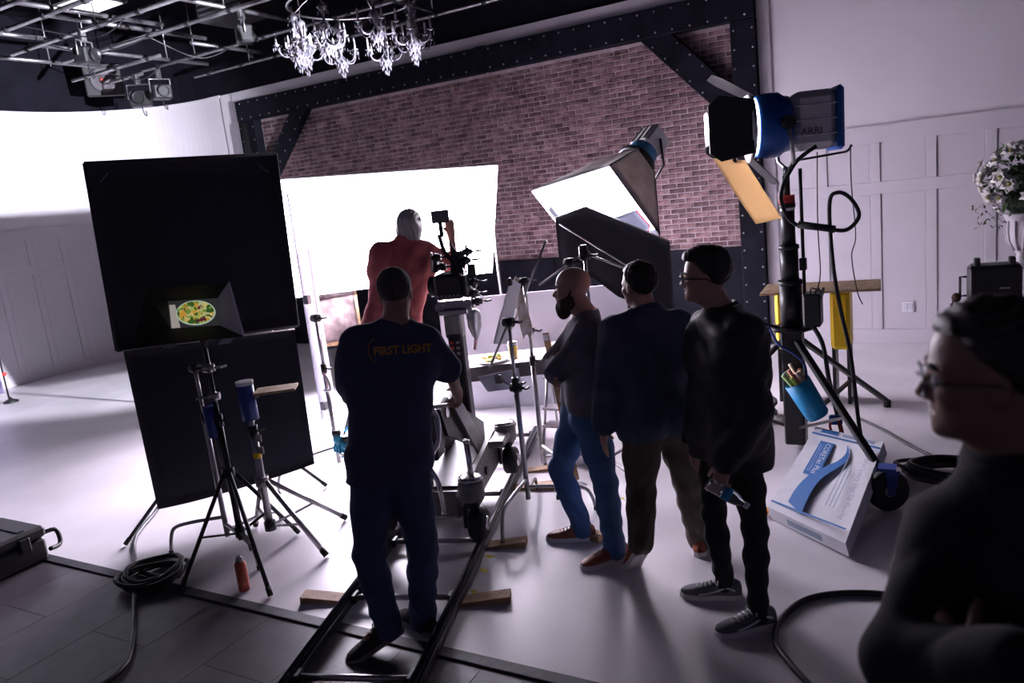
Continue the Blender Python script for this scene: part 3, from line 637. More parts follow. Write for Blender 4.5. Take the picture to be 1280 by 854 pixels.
mb = MB(); mb.sheet(fn, 20, 14, .006); build('hanging_flap', mb, M_cloth, ff)
mb = MB(); mb.tube([L0 + V(.02, -.02, 0), L1 + V(.02, -.02, 0)], .006, 6); build('flap_rod', mb, M_steel, ff)
for c, dx in ((Q0, 1), (Q1, -1)):
    mb = MB(); d = nrm(Q1 - Q0); mb.bar(c + d * dx * .07 + V(.015, -.012, -.13), c + d * dx * .13 + V(.015, -.012, -.07), .012, .004); build('corner_tab', mb, mat('grey tab', (.16, .16, .2), .7), ff)
fs = tripod_stand('black tripod stand holding the floppy flag from behind', (-4.78, 3.78), 1.95, [(-5.04, 2.97), (-5.3, 4.3), (-4.3, 4.25)], hub=.75)
mb = MB(); mb.tube([V(-4.78, 3.78, 1.93), V(-4.57, 3.70, 2.0)], .008, 6); build('grip_arm', mb, M_steel, fs)

# ---- field monitor with hood on its stand
mo = thing('field_monitor', 'hooded field monitor showing a bowl of salad', 'monitor', (-3.9, 2.99, 1.55))
mX = nrm((.80, .60, -.06)); mN = nrm((.52, -.85, .10)); mX = nrm(mX - mN * (mX @ mN)); mU = np.cross(mN, mX); mU = mU if mU[2] > 0 else -mU
mc = V(-3.90, 3.02, 1.655); w2, h2 = .15, .085
mb = MB(); mb.box(mc - mN * .03, (.33, .20, .05), np.stack([mX, mU, mN]), .012); build('body', mb, M_blackp, mo)
sm_ = bpy.data.materials.new('salad picture'); sm_.use_nodes = True; nt = sm_.node_tree; pb = nt.nodes['Principled BSDF']
tc = nt.nodes.new('ShaderNodeTexCoord'); vo = nt.nodes.new('ShaderNodeTexVoronoi'); vo.inputs['Scale'].default_value = 62
nz = nt.nodes.new('ShaderNodeTexNoise'); nz.inputs['Scale'].default_value = 16; nt.links.new(tc.outputs['Object'], nz.inputs['Vector'])
mxv = nt.nodes.new('ShaderNodeMixRGB'); mxv.inputs[0].default_value = .06; nt.links.new(tc.outputs['Object'], mxv.inputs[1]); nt.links.new(nz.outputs['Color'], mxv.inputs[2]); nt.links.new(mxv.outputs[0], vo.inputs['Vector'])
sx = nt.nodes.new('ShaderNodeSeparateColor'); nt.links.new(vo.outputs['Color'], sx.inputs[0]); cr_ = nt.nodes.new('ShaderNodeValToRGB'); cr_.color_ramp.interpolation = 'CONSTANT'
els = cr_.color_ramp.elements; els[0].position = 0; els[0].color = (.05, .13, .02, 1); els[1].position = .2; els[1].color = (.22, .34, .05, 1)
for p_, c_ in ((.4, (.5, .55, .12, 1)), (.55, (.75, .38, .05, 1)), (.68, (.55, .62, .3, 1)), (.8, (.14, .02, .03, 1)), (.9, (.8, .6, .2, 1))): e = els.new(p_); e.color = c_
nt.links.new(sx.outputs[0], cr_.inputs[0]); nt.links.new(cr_.outputs[0], pb.inputs['Emission Color']); pb.inputs['Emission Strength'].default_value = .42; nt.links.new(cr_.outputs[0], pb.inputs['Base Color']); pb.inputs['Roughness'].default_value = .3
M_scr = mat('grey screen picture', (.25, .22, .2), .3, emit=(.30, .27, .25), estr=.7)
f_ = lambda x, y, z=0.0: mc + mX * x + mU * y + mN * z
mb = MB(); mb.slab([f_(-w2, -h2, .0), f_(w2, -h2, .0), f_(w2, h2, .0), f_(-w2, h2, .0)], .006); scn = build('screen', mb, mat('dark screen picture', (.03, .03, .035), .3, emit=(.03, .03, .03), estr=.5), mo)
mb = MB(); mb.slab([f_(-w2 * .95, -h2 * .95, .0045), f_(-w2 * .6, -h2 * .95, .0045), f_(-w2 * .72, h2 * .7, .0045), f_(-w2 * .95, h2 * .7, .0045)], .001); build('table_picture', mb, M_scr, scn)
mb = MB(); mb.slab([f_(.010 + .118 * math.cos(t), .002 + .075 * math.sin(t), .005) for t in np.linspace(0, 2 * math.pi, 32, endpoint=False)], .001); build('bowl_picture', mb, mat('bowl rim picture', (.4, .5, .4), .3, emit=(.35, .45, .35), estr=.6), scn)
mb = MB(); mb.slab([f_(.010 + .110 * math.cos(t), .004 + .068 * math.sin(t), .0065) for t in np.linspace(0, 2 * math.pi, 32, endpoint=False)], .001); build('salad_picture', mb, sm_, scn)
W3, H3, D3 = .30, .165, .20
o_ = [f_(-W3, -H3, D3), f_(W3 * 1.12, -H3 * .90, D3 * .85), f_(W3 * .92, H3 * 1.05, D3 * .8), f_(-W3 * .62, H3, D3)]
i_ = [f_(-w2, -h2, .005), f_(w2, -h2, .005), f_(w2, h2, .005), f_(-w2, h2, .005)]
M_hood = mat('black hood fabric', (.016, .016, .022), .8); M_hoodlit = mat('lit hood lining', (.75, .73, .82), .7)  # right flap is a paler copy; light on it is put into the colour
for k, m_ in zip(range(4), (M_hood, M_hoodlit, M_hood, M_hood)):
    a, b_ = i_[k], i_[(k + 1) % 4]; c, d = o_[(k + 1) % 4], o_[k]
    mb = MB(); mb.slab([a, b_, c, d], .006); fl_ = build('hood_flap', mb, m_, mo)
for x in (-.12, .20):
    mb = MB(); mb.slab([f_(x, -H3 * .95, D3 * .75), f_(x + .07, -H3 * .93, D3 * .75), f_(x + .04, -H3 * 1.12, D3 * .72), f_(x - .03, -H3 * 1.14, D3 * .72)], .003); build('hood_tab', mb, mat('pale velcro tab', (.3, .3, .34), .8), mo)
mb = MB(); mb.bar(mc - mN * .06 - V(0, 0, .08), mc - mN * .06 - V(0, 0, .22), .03, .03); mb.bar(mc - mN * .02 - V(0, 0, .115), mc + mN * .06 - V(0, 0, .13), .10, .02); build('mount', mb, M_black, mo)
B0 = mc - mN * .06
ms = tripod_stand('black tripod stand under the hooded field monitor', (B0[0], B0[1]), 1.50, [(-4.06, 2.69), (-3.40, 2.78), (-3.88, 3.5)], hub=.62, name='monitor_stand')
for zz, sd in ((1.30, 1), (1.12, -1)):
    mb = MB(); knuckle(mb, B0 * V(1, 1, 0) + V(0, 0, zz), .024, (.8 * sd, .6 * sd, 0)); build('knob', mb, M_steel, ms)
mb = MB(); mb.cyl(B0 * V(1, 1, 0) + V(-.045, -.02, .86), B0 * V(1, 1, 0) + V(-.045, -.02, 1.06), .040, n=16); build('battery', mb, M_bluep, ms)
mb = MB(); mb.tube(spline([B0 * V(1, 1, 0) + V(-.05, -.02, .86), B0 * V(1, 1, 0) + V(-.06, 0, .6), B0 * V(1, 1, 0) + V(-.02, .03, .3), B0 * V(1, 1, 0) + V(-.06, .1, .02)], 6), .006, 6); build('cable', mb, M_cable, ms)
# ---- second stand with a padded blue head
s2 = tripod_stand('grey steel stand with a blue padded white-capped top', (-3.84, 3.24), .92, [(-3.84 + .14, 3.24 + .55), (-3.42, 3.28), (-4.3, 3.5)], hub=.50, m=M_steel, r=.020, spread=.30, name='padded_stand')
mb = MB(); mb.cyl((-3.84, 3.24, .92), (-3.84, 3.24, 1.15), .052, n=18); build('padded_head', mb, M_bluep, s2)
mb = MB(); mb.cyl((-3.84, 3.24, 1.15), (-3.84, 3.24, 1.175), .055, n=18); build('white_cap', mb, M_whitep, s2)
mb = MB(); mb.cyl((-3.84, 3.24, .66), (-3.84, 3.24, .70), .027); build('yellow_band', mb, M_yellow, s2)
for zz in (.80, .72):
    mb = MB(); mb.box((-3.795, 3.23, zz), (.06, .012, .045)); build('wing_knob', mb, M_steel, s2)
sh = thing('plywood_shelf', 'small plywood plate clamped behind the blue padded stand', 'board', (-3.7, 3.35, 1.08))
mb = MB(); mb.box((-3.70, 3.36, 1.09), (.26, .17, .016), np.array([[.8, .6, 0], [-.6, .8, 0], [0, 0, 1]]), .002); build('plate', mb, M_osb, sh)
mb = MB(); mb.bar((-3.78, 3.29, 1.08), (-3.83, 3.25, 1.04), .03, .03); build('bracket', mb, M_steel, sh)
century_stand('silver century stand standing behind the monitor tripod', (-4.19, 3.17), 1.27, [(-4.56, 2.99), (-3.75, 3.02), (-4.2, 3.65)], M_steel, hub=.24)
# red can, coil, cables, case
cn = thing('spray_can', 'orange red spray can standing by the monitor tripod', 'can', (-3.64, 2.80, 0)); a = V(-3.64, 2.80, 0)
mb = MB(); mb.lathe([(.031, 0), (.034, .004), (.034, .17), (.024, .185)], a, n=18); build('body', mb, M_canred, cn)
mb = MB(); mb.lathe([(.022, .183), (.022, .205), (.012, .215), (.012, .222)], a, n=14); build('cap', mb, M_steel, cn)
def coil(label, c, r, n, cat='cable', rr_=.014, seed=1, squash=1.0, tail=None, name='cable_coil', h=.06):
    rnd = random.Random(seed); pts = []
    for k in range(n * 14):
        t = 2 * math.pi * k / 14; rad = r * (1 - .22 * abs(math.sin(k * .37 + seed)))
        pts.append(V(c[0] + rad * math.cos(t) + .03 * math.sin(k * .11), c[1] + squash * rad * math.sin(t) + .03 * math.cos(k * .13), .013 + h * ((k / (n * 14)) ** 1) + .012 * (1 + math.sin(k * .9))))
    if tail: pts = [V(*p) for p in tail[0]] + pts + [V(*p) for p in tail[1]]
    mb = MB(); mb.tube(spline(pts, 3), rr_, 7); return tag(build(name, mb, M_cable, None), label, cat)
coil('black cable coiled on the dark floor edge below the flag', (-4.36, 2.70), .20, 7, seed=2, h=.05, tail=([(-5.36, 3.6, .30), (-5.38, 3.52, .05), (-5.1, 3.1, .013), (-4.75, 2.85, .013), (-4.55, 2.72, .02)], [(-4.3, 2.55, .04), (-4.05, 2.35, .02), (-3.78, 2.15, .014), (-3.6, 1.95, .014), (-3.6, 1.6, .014)]))
hc = thing('hard_case', 'black ribbed equipment case on the dark floor by the strip', 'case', (-5.70, 2.30, 0))
mb = MB(); mb.box((-5.70, 2.30, .085), (.52, .74, .17), None, .02); build('case_bottom', mb, M_blackp, hc)
mb = MB(); mb.box((-5.70, 2.30, .213), (.54, .76, .08), None, .02); lid = build('case_lid', mb, M_blackp, hc)
for q in range(4):
    mb = MB(); mb.box((-5.70, 2.06 + .16 * q, .256), (.44, .05, .010), None, .004); build('lid_rib', mb, M_blackp, lid)
for yy in (2.08, 2.52):
    mb = MB(); mb.box((-5.425, yy, .17), (.03, .07, .10), None, .006); build('latch', mb, M_black, hc)
mb = MB(); mb.tube(spline([(-5.55, 2.68, .16), (-5.53, 2.78, .16), (-5.50, 2.79, .10), (-5.47, 2.76, .06), (-5.44, 2.68, .07)], 5), .016, 7); build('handle', mb, M_blackp, hc)
mb = MB(); mb.box((-5.62, 2.30, .263), (.05, .09, .002)); build('label_sticker', mb, M_whitep, lid)
# ---- left of frame banner
bn = thing('roll_up_banner', 'purple printed banner on a thin pole by the left wall', 'banner', (-11.66, 5.70, 0))
mb = MB(); mb.sheet(lambda u, v: V(-11.70 - .10 * u, 5.66 - .75 * u, 1.9 - 1.75 * v) + V(.02, 0, 0) * math.sin(6 * u), 6, 8, .006)
build('print', mb, mat('violet print', (.16, .12, .28), .6, var=.6, vscale=5, var2=(.4, .35, .55)), bn)
mb = MB(); mb.cyl((-11.67, 5.69, .02), (-11.67, 5.69, 1.95), .012); build('pole', mb, M_black, bn)
mb = MB(); mb.lathe([(.10, 0), (.10, .02), (.03, .05), (.015, .08)], (-11.66, 5.70, 0), n=16); build('base', mb, M_black, bn)
for zz in (.42, .92):
    mb = MB(); mb.sph((-11.66, 5.70, zz), .03); build('red_clip', mb, M_red, bn)
# ---- white board edge-on beside the flag, its stand with blue gloves
wbd = thing('white_bounce_board', 'narrow overexposed white foam board next to the black flag', 'foam board', (-4.5, 4.6, .5))
mb = MB(); mb.slab([(-4.42, 4.44, .5), (-4.66, 4.86, .5), (-4.64, 4.82, 2.36), (-4.41, 4.45, 2.34)], .012); build('board', mb, M_silk, wbd)
mb = MB(); mb.slab([(-4.36, 4.50, .56), (-4.52, 4.72, .56), (-4.50, 4.70, 1.9), (-4.35, 4.52, 1.9)], .012); build('board', mb, M_silk, wbd)
for q in (.62, 1.5): mb = MB(); mb.box((-4.39, 4.46, q), (.05, .05, .07), None, .006); build('clamp', mb, M_steel, wbd)
gs = century_stand('silver century stand holding the white boards near the bounce screen', (-4.33, 4.46), 1.35, [(-4.60, 4.02), (-3.95, 4.35), (-4.45, 4.95)], M_steel, hub=.27)
mb = MB(); mb.tube(spline([(-4.33, 4.44, .9), (-4.25, 4.40, .86), (-4.24, 4.40, .78), (-4.33, 4.43, .76)], 5), .012, 6); build('tie_loop', mb, M_whitep, gs)
def glove(label, c, m_, tilt=0.0):
    t = thing('work_glove', label, 'glove', c, None); c = np.asarray(c, float)
    mb = MB(); mb.sph(c + V(0, 0, .02), (.045, .022, .055)); build('palm', mb, m_, t)
    for q in range(4):
        mb = MB(); x = (q - 1.5) * .022; mb.tube(spline([c + V(x, 0, -.02), c + V(x * 1.25, -.005, -.06), c + V(x * 1.3 + tilt, -.012, -.10 + .01 * abs(q - 1.5))], 4), [.011] * 8 + [.009], 7); build('finger', mb, m_, t)
    mb = MB(); mb.tube([c + V(.035, 0, .02), c + V(.06, -.01, -.02), c + V(.062, -.01, -.05)], .011, 7); build('thumb', mb, m_, t)
    mb = MB(); mb.lathe([(.036, 0), (.04, .03), (.032, .045)], c + V(0, 0, .055), n=12); build('cuff', mb, M_black, t)
M_teal = mat('teal glove rubber', (.02, .28, .42), .6)
glove('blue work glove clipped to the stand by the black flag', (-4.27, 4.42, .33), M_teal, .01)
glove('blue work glove hanging lower on the stand by the black flag', (-4.22, 4.46, .27), M_teal, -.01)
glove('teal work glove hanging behind the bearded man', (-2.12, 4.72, .38), M_teal, .01)
# ---- plastic-wrapped wooden frame below the screen
wf = thing('wrapped_wood_frame', 'wooden frame wrapped in clear plastic under the bounce screen', 'wood frame', (-6.45, 6.98, 0))
fa, fb = V(-6.66, 6.87, 0), V(-6.27, 7.17, 0); dF = nrm(fb - fa)
for p in (fa, fb):
    mb = MB(); mb.box(p + V(0, 0, .62), (.05, .05, 1.24), None, .006); build('post', mb, M_wood, wf)
for zz in (.58, 1.20):
    mb = MB(); mb.bar(fa + V(0, 0, zz), fb + V(0, 0, zz), .04, .06); build('rail', mb, M_wood, wf)
nF = V(dF[1], -dF[0], 0)
mb = MB(); mb.sheet(lambda u, v: fa * (1 - u) + fb * u + V(0, 0, .60 + .6 * v) + nF * (.04 + .015 * math.sin(13 * u + 9 * v) * math.sin(7 * v + 3 * u)), 14, 14, .002); build('plastic_wrap', mb, mat('crumpled plastic wrap', (.16, .11, .11), .35, var=.5, vscale=9, bump=.5, bscale=14), wf)
mb = MB(); mb.bar(fa + V(0, 0, .54), fb + V(0, 0, .54), .03, .05); build('lower_rail', mb, M_timber, wf)
ch_ = thing('folding_chair', 'dark folding chair with blue strap behind the dolly grip', 'chair', (-4.9, 5.6, 0)); cc = V(-4.9, 5.6, 0)
mb = MB(); mb.box(cc + V(0, 0, .45), (.42, .40, .03), None, .01); build('seat', mb, M_blackp, ch_)
for sx_ in (-.2, .2):
    mb = MB(); mb.tube([cc + V(sx_, -.22, .01), cc + V(sx_, .18, .62)], .012, 7); build('leg', mb, M_black, ch_)
    mb = MB(); mb.tube([cc + V(sx_, .22, .01), cc + V(sx_, -.18, .55)], .012, 7); build('leg', mb, M_black, ch_)
mb = MB(); mb.bar(cc + V(-.21, .19, .60), cc + V(.21, .19, .60), .02, .12); build('backrest', mb, M_blackp, ch_)
mb = MB(); mb.tube([cc + V(-.2, -.2, .04), cc + V(.2, -.16, .42)], .014, 6); build('strap', mb, M_cyan, ch_)

# ================================================================== TABLE SET FOR THE SHOT
# white backdrop board standing behind the table
ba, bb_ = V(-4.44, 6.30, 0), V(-2.66, 6.97, 0)
bd = thing('backdrop_board', 'wide pale grey foam board standing behind the food table', 'foam board', (-3.55, 6.65, 0))
mb = MB(); mb.slab([ba + V(0, 0, .0), bb_ + V(0, 0, .0), bb_ + V(0, .02, 1.17), ba + V(0, .02, 1.17)], .012); build('board', mb, M_foamg, bd)
for f__ in (.2, .8):
    p = ba * (1 - f__) + bb_ * f__; mb = MB(); mb.slab([p + V(0, .02, 0), p + V(-.1, .30, 0), p + V(0, .03, .7)], .01); build('prop_foot', mb, M_foamg, bd)
tb = thing('food_table', 'white-topped table with dark apron for the food shot', 'table', (-3.5, 5.80, 0))
tX = nrm((.55, .30, 0)); tY = V(-tX[1], tX[0], 0); tcn = V(-3.43, 5.98, .66); TR = np.stack([tX, tY, V(0, 0, 1)])
mb = MB(); mb.box(tcn, (1.0, .55, .02), TR, .004); build('table_top', mb, M_foam, tb)
mb = MB(); mb.box(tcn - tY * .272 - V(0, 0, .055), (1.0, .012, .13), TR, .002); build('apron', mb, mat('grey brown apron', (.045, .04, .045), .8), tb)
for x in (-.45, .45):
    for y in (-.22, .22):
        p = tcn + tX * x + tY * y; mb = MB(); mb.tube([p - V(0, 0, .01), V(p[0], p[1], 0.005) + tX * x * .1], .016, 8); build('leg', mb, M_steel, tb)
gla = thing('beer_glass', 'glass of yellow beer with white foam on the food table', 'glass', tcn + tX * .0 - tY * .10 + V(0, 0, .01)); p = ORG[gla.name]
M_beer = mat('yellow beer', (.85, .55, .06), .15, spec=.6)
mb = MB(); mb.lathe([(.034, 0), (.036, .01), (.045, .13)], p, n=18); build('beer', mb, M_beer, gla)
mb = MB(); mb.lathe([(.045, .13), (.046, .155), (.03, .168), (.0, .17)], p, n=18); build('foam', mb, M_whitep, gla)
mb = MB(); mb.lathe([(.035, 0), (.0375, .01), (.048, .16), (.0465, .16), (.036, .012)], p, n=18); build('tumbler', mb, M_glass, gla)
pla = thing('food_plate', 'white plate of yellow chips and salad on the table', 'plate', tcn - tX * .20 - tY * .12 + V(0, 0, .01)); p = ORG[pla.name]
mb = MB(); mb.lathe([(.08, 0), (.15, .018), (.145, .022), (.06, .008)], p, n=24); build('plate', mb, M_whitep, pla)
rnd = random.Random(5)
for q in range(26):
    a_ = rnd.uniform(0, 6.28); r_ = rnd.uniform(0, .10); c = p + V(r_ * math.cos(a_), r_ * math.sin(a_), .025 + rnd.uniform(0, .03)); mb = MB(); mb.sph(c, (rnd.uniform(.015, .03), rnd.uniform(.012, .02), .012), 7, 5)
    build('food_piece', mb, (mat('yellow chip', (.8, .55, .12), .6), mat('green leaf', (.25, .4, .06), .6), mat('tan chip', (.7, .45, .2), .6))[q % 3], pla)
wbk = thing('wood_block', 'warm lit pine block on the right end of the food table', 'wood block', tcn + tX * .42 + V(0, 0, .01)); p = ORG[wbk.name]
mb = MB(); mb.box(p + V(0, 0, .04), (.16, .2, .08), TR, .004); build('block', mb, M_wood, wbk)
mb = MB(); mb.box(p + V(0, 0, .085), (.10, .12, .012), TR, .002); build('paper', mb, M_whitep, wbk)
# ---- sawhorse-like step behind the century stands
stp = thing('step_stool', 'small folding step stool with thin white legs under the table end', 'step stool', (-2.76, 5.60, 0)); c = V(-2.76, 5.60, 0)
for x in (-.17, .17):
    for yy in (-.16, .16): mb = MB(); mb.tube([c + V(x, yy, .01), c + V(x * .75, yy * .2, .62)], .012, 7); build('leg', mb, M_steel, stp)
for zz, yy in ((.20, -.10), (.34, -.06), (.60, 0)):
    mb = MB(); mb.box(c + V(0, yy, zz), (.32, .14, .02), None, .004); build('tread', mb, M_whitep if zz > .5 else M_steel, stp)
bkt = thing('white_bucket', 'round white bucket on the bright floor behind the stands', 'bucket', (-2.52, 5.22, 0))
mb = MB(); mb.lathe([(.11, 0), (.13, .22), (.14, .23), (.14, .25), (.13, .25), (.125, .22)], (-2.52, 5.22, 0), n=22); build('pail', mb, M_whitep, bkt)
mb = MB(); mb.tube([V(-2.52 + .14 * math.cos(t), 5.22, .24 - .11 * math.sin(t)) for t in np.linspace(0, math.pi, 10)], .004, 5); build('handle', mb, M_steel, bkt)

# ---- century stands with cards beside the dolly
sA = century_stand('nearer century stand with a white card beside the camera dolly', (-2.42, 4.20), 1.34, [(-2.38, 3.75), (-2.02, 4.40), (-2.58, 4.62)], M_steel, hub=.26)
mb = MB(); mb.tube([V(-2.42, 4.20, 1.34), V(-2.62, 4.22, 1.02)], .008, 6); build('grip_arm', mb, M_steel, sA)
mb = MB(); knuckle(mb, V(-2.42, 4.20, .90)); build('grip_head', mb, M_black, sA)
cA = thing('white_card', 'tilted white card clamped to the nearer century stand', 'card', (-2.60, 4.35, 1.05))
mb = MB(); mb.slab([(-2.46, 4.36, 1.60), (-2.52, 4.60, 1.53), (-2.66, 4.55, 1.12), (-2.60, 4.28, 1.18)], .008); build('card', mb, M_foam, cA)
mb = MB(); mb.box((-2.47, 4.36, 1.58), (.03, .03, .05), None, .005); build('clip', mb, M_black, cA)
cB = thing('grey_card', 'small pale card under the nearer stand by the table edge', 'card', (-2.62, 4.30, .84))
mb = MB(); mb.slab([(-2.72, 4.22, .96), (-2.50, 4.40, .98), (-2.50, 4.42, .84), (-2.69, 4.28, .84)], .006); build('card', mb, M_foamg, cB)
mb = MB(); mb.tube([(-2.60, 4.30, .93), (-2.46, 4.22, .90)], .008, 6); mb.box((-2.60, 4.30, .93), (.05, .03, .06)); build('clamp', mb, M_steel, cB)
sB = century_stand('taller century stand with crumpled gold foil behind the bearded man', (-2.60, 4.80), 1.52, [(-2.28, 4.55), (-2.72, 5.05), (-2.30, 5.15)], M_steel, hub=.28)
mb = MB(); mb.tube([V(-2.72, 4.72, 1.16), V(-2.40, 4.82, 1.80)], .008, 6); build('grip_arm', mb, M_steel, sB)
mb = MB(); knuckle(mb, V(-2.60, 4.80, 1.16), .02); build('grip_head', mb, M_black, sB)
cC = thing('gold_foil_card', 'crumpled gold and white foil strip on the taller stand', 'foil', (-2.66, 4.76, 1.15))
mb = MB(); mb.sheet(lambda u, v: V(-2.68 + .06 * u + .07 * v, 4.72 + .05 * u, 1.55 - .42 * v) + V(.3, -.8, 0) * .02 * math.sin(9 * v + 4 * u) + V(0, 0, .02 * math.sin(11 * u + 5 * v)), 6, 10, .004); build('foil', mb, mat('gold foil', (.78, .6, .36), .35, .3, var=.3, vscale=14, var2=(.9, .86, .82)), cC)
mb = MB(); mb.box((-2.63, 4.76, 1.50), (.04, .04, .05), None, .005); build('clip', mb, M_black, cC)
plk = thing('pine_lath', 'thin pine lath leaning beside the taller century stand', 'lumber', (-2.35, 4.86, 0))
mb = MB(); mb.bar((-2.36, 4.84, .01), (-2.50, 4.86, 1.13), .045, .015, up=(0, 1, 0)); build('stick', mb, M_wood, plk)
mb = MB(); mb.bar((-2.492, 4.86, 1.05), (-2.50, 4.86, 1.12), .046, .017, up=(0, 1, 0)); build('painted_end', mb, M_whitep, plk)
sC = century_stand('silver century stand behind the bearded man near the softbox', (-2.10, 4.78), 1.68, [(-2.35, 4.50), (-1.68, 4.42), (-2.05, 5.3)], M_steel, hub=.30)
mb = MB(); mb.tube([V(-2.44, 4.72, 1.50), V(-2.10, 4.78, 1.70), V(-1.85, 4.83, 1.58)], .009, 6); build('grip_arm', mb, M_steel, sC)
mb = MB(); mb.box((-2.10, 4.77, 1.72), (.06, .05, .07), None, .01); build('clamp_block', mb, M_black, sC)
mb = MB(); knuckle(mb, V(-2.20, 4.74, 1.645)); build('arm_clamp', mb, M_black, sC)

# ================================================================== DOLLY, TRACK, CAMERA
T0, dT, eT = V(-2.315, 2.195, 0), nrm((-.31, .951, 0)), nrm((.951, .31, 0)); TRK = np.stack([dT, eT, V(0, 0, 1)])
def tk(s, l, z=0.0): return T0 + dT * s + eT * l + V(0, 0, z)
tk_ = thing('dolly_track', 'black steel dolly track with cross ties on wooden wedges', 'track', tk(1.4, 0))
for l in (-.31, .31):
    mb = MB(); mb.box(tk(1.5, l, .040), (4.2, .045, .05), TRK, .004); rb = build('rail_base', mb, M_black, tk_)
    mb = MB(); mb.tube([tk(-.6, l, .082), tk(3.6, l, .082)], .021, 12); build('rail_tube', mb, mat('worn black rail', (.06, .06, .065), .3, .7), tk_)
for s in (.10, .80, 1.47, 2.2, 2.9, 3.5):
    mb = MB(); mb.tube([tk(s, -.295, .055), tk(s, .295, .055)], .017, 10); tie = build('cross_tie', mb, M_steel, tk_)
    for l in (-.29, .29): mb = MB(); mb.box(tk(s, l * .96, .055), (.07, .03, .05), TRK, .005); build('tie_bracket', mb, M_black, tie)
def wedge(label, s, l, L, w_=.09, h=.04, flip=1, a_=0.0):
    ca, sa = math.cos(a_), math.sin(a_); ax = eT * ca + dT * sa; ay = -eT * sa + dT * ca; c = tk(s, l)
    P = [(-L / 2, -w_ / 2, 0), (L / 2, -w_ / 2, 0), (L / 2, w_ / 2, 0), (-L / 2, w_ / 2, 0), (-L / 2, -w_ / 2, h * (.3 if flip > 0 else 1)), (L / 2, -w_ / 2, h * (1 if flip > 0 else .3)), (L / 2, w_ / 2, h * (1 if flip > 0 else .3)), (-L / 2, w_ / 2, h * (.3 if flip > 0 else 1))]
    mb = MB(); mb.add([c + ax * x + ay * y + V(0, 0, z) for x, y, z in P], [(3, 2, 1, 0), (4, 5, 6, 7), (0, 1, 5, 4), (1, 2, 6, 5), (2, 3, 7, 6), (3, 0, 4, 7)]); return tag(build('wood_wedge', mb, M_wood, None), label, 'wedge')
wedge('pine wedge sticking out beside the left rail at the floor strip', .87, -.48, .30, flip=-1)
wedge('pine wedge with green end beside the right rail by yellow tape', .85, .42, .34, flip=1, a_=.12)
wedge('pine wedge beside the near dolly wheel on the right rail', 1.50, .43, .28, flip=1, a_=.05)
wedge('pine wedge under the far rail beside the century stand foot', 2.42, .46, .34, flip=1)
wedge('pine wedge between the two century stands by the far wheel', 2.78, .52, .30, flip=1, a_=.1)
tag(build('wood_wedge', MB().bar(V(-1.98, 4.02, .02), V(-1.80, 3.98, .025), .09, .035), M_wood), "small pine wedge behind the bearded man's brown shoe", 'wedge')
for k, (x, y) in enumerate(((-2.39, 3.60), (-2.34, 3.44), (-2.27, 3.21), (-1.92, 4.62))):
    mb = MB(); a_ = .4 * k; mb.slab([(x + .035 * math.cos(a_ + q), y + .02 * math.sin(q) + .008 * math.cos(2 * q), .0012) for q in np.linspace(0, 2 * math.pi, 7, endpoint=False)], .001)
    tag(build('tape_mark', mb, M_tape), ('yellow tape mark closest to the near dolly wheel wedge', 'yellow tape mark between the other two along the right rail', 'yellow tape mark closest to the green-ended wedge', 'yellow tape mark on the floor behind the bearded man')[k], 'tape mark', 'yellow tape marks on the floor')
dl = thing('camera_dolly', 'grey four-wheeled camera dolly standing on the track', 'dolly', tk(2.15, 0, .10))
DSH = -.17
def tkd(s, l, z=0.0): return tk(s + DSH, l, z)      # dolly parts sit this much nearer along the track than the mast
def tkbox(nm, s0, s1, l0, l1, z0, z1, m_, bev=.01, par=None): mb = MB(); mb.box(tkd((s0 + s1) / 2, (l0 + l1) / 2, (z0 + z1) / 2), (s1 - s0, l1 - l0, z1 - z0), TRK, bev); return build(nm, mb, m_, par or dl)
tkbox('chassis', 1.62, 2.75, -.20, .20, .20, .38, M_dollyg, .03)
tkbox('deck_plate', 1.70, 2.60, -.17, .17, .38, .395, M_black, .004)
for l in (-1, 1):
    mb = MB(); mb.slab([tkd(1.75, l * .21, .20), tkd(2.72, l * .21, .20), tkd(2.85, l * .21, .34), tkd(2.55, l * .21, .47), tkd(1.85, l * .21, .40)], .03); sp_ = build('side_plate', mb, M_dollyg, dl)
    mb = MB(); mb.cyl(tkd(2.2, l * .225, .30), tkd(2.2, l * .24, .30), .03); build('side_bolt', mb, M_black, sp_)
    tkbox('fender', 2.35, 2.85, min(l * .21, l * .34), max(l * .21, l * .34), .40, .45, M_dollyg, .015)
    for s in (1.57, 2.65):
        c = tkd(s, l * .31, .203); mb = MB(); mb.lathe([(.04, -.045), (.085, -.05), (.10, -.035), (.10, .035), (.085, .05), (.04, .045)], c, eT, 24); wh = build('wheel', mb, M_rubber, dl)
        mb = MB(); mb.lathe([(.045, 0), (.045, .012), (.03, .016), (.012, .006), (0, .012)], c + eT * l * .046, eT * l, 18); build('hub_cap', mb, M_chrome, wh)
        mb = MB(); mb.box(c + V(0, 0, .14) - eT * l * .02, (.12, .10, .05), TRK, .012); mb.box(c + V(0, 0, .06) - eT * l * .075, (.08, .02, .16), TRK, .006); build('wheel_fork', mb, M_black, dl)
        mb = MB(); mb.lathe([(.075, 0), (.08, .02), (.08, .10), (.075, .12), (.05, .13), (.025, .135)], c + V(0, 0, .16) - eT * l * .02, n=20); kp = build('king_pin', mb, M_dollyg, dl)
        mb = MB(); mb.lathe([(.076, 0), (.076, .015), (.05, .02), (.02, .022)], c + V(0, 0, .285) - eT * l * .02, n=20); build('chrome_cap', mb, M_chrome, kp)
c = tkd(1.55, .31, .43); mb = MB(); mb.cyl(c, c + V(-.01, .0, .30), .018); mb.cyl(c + V(-.01, 0, .30), c + V(-.01, 0, .315), .022); build('push_post', mb, M_chrome, dl)
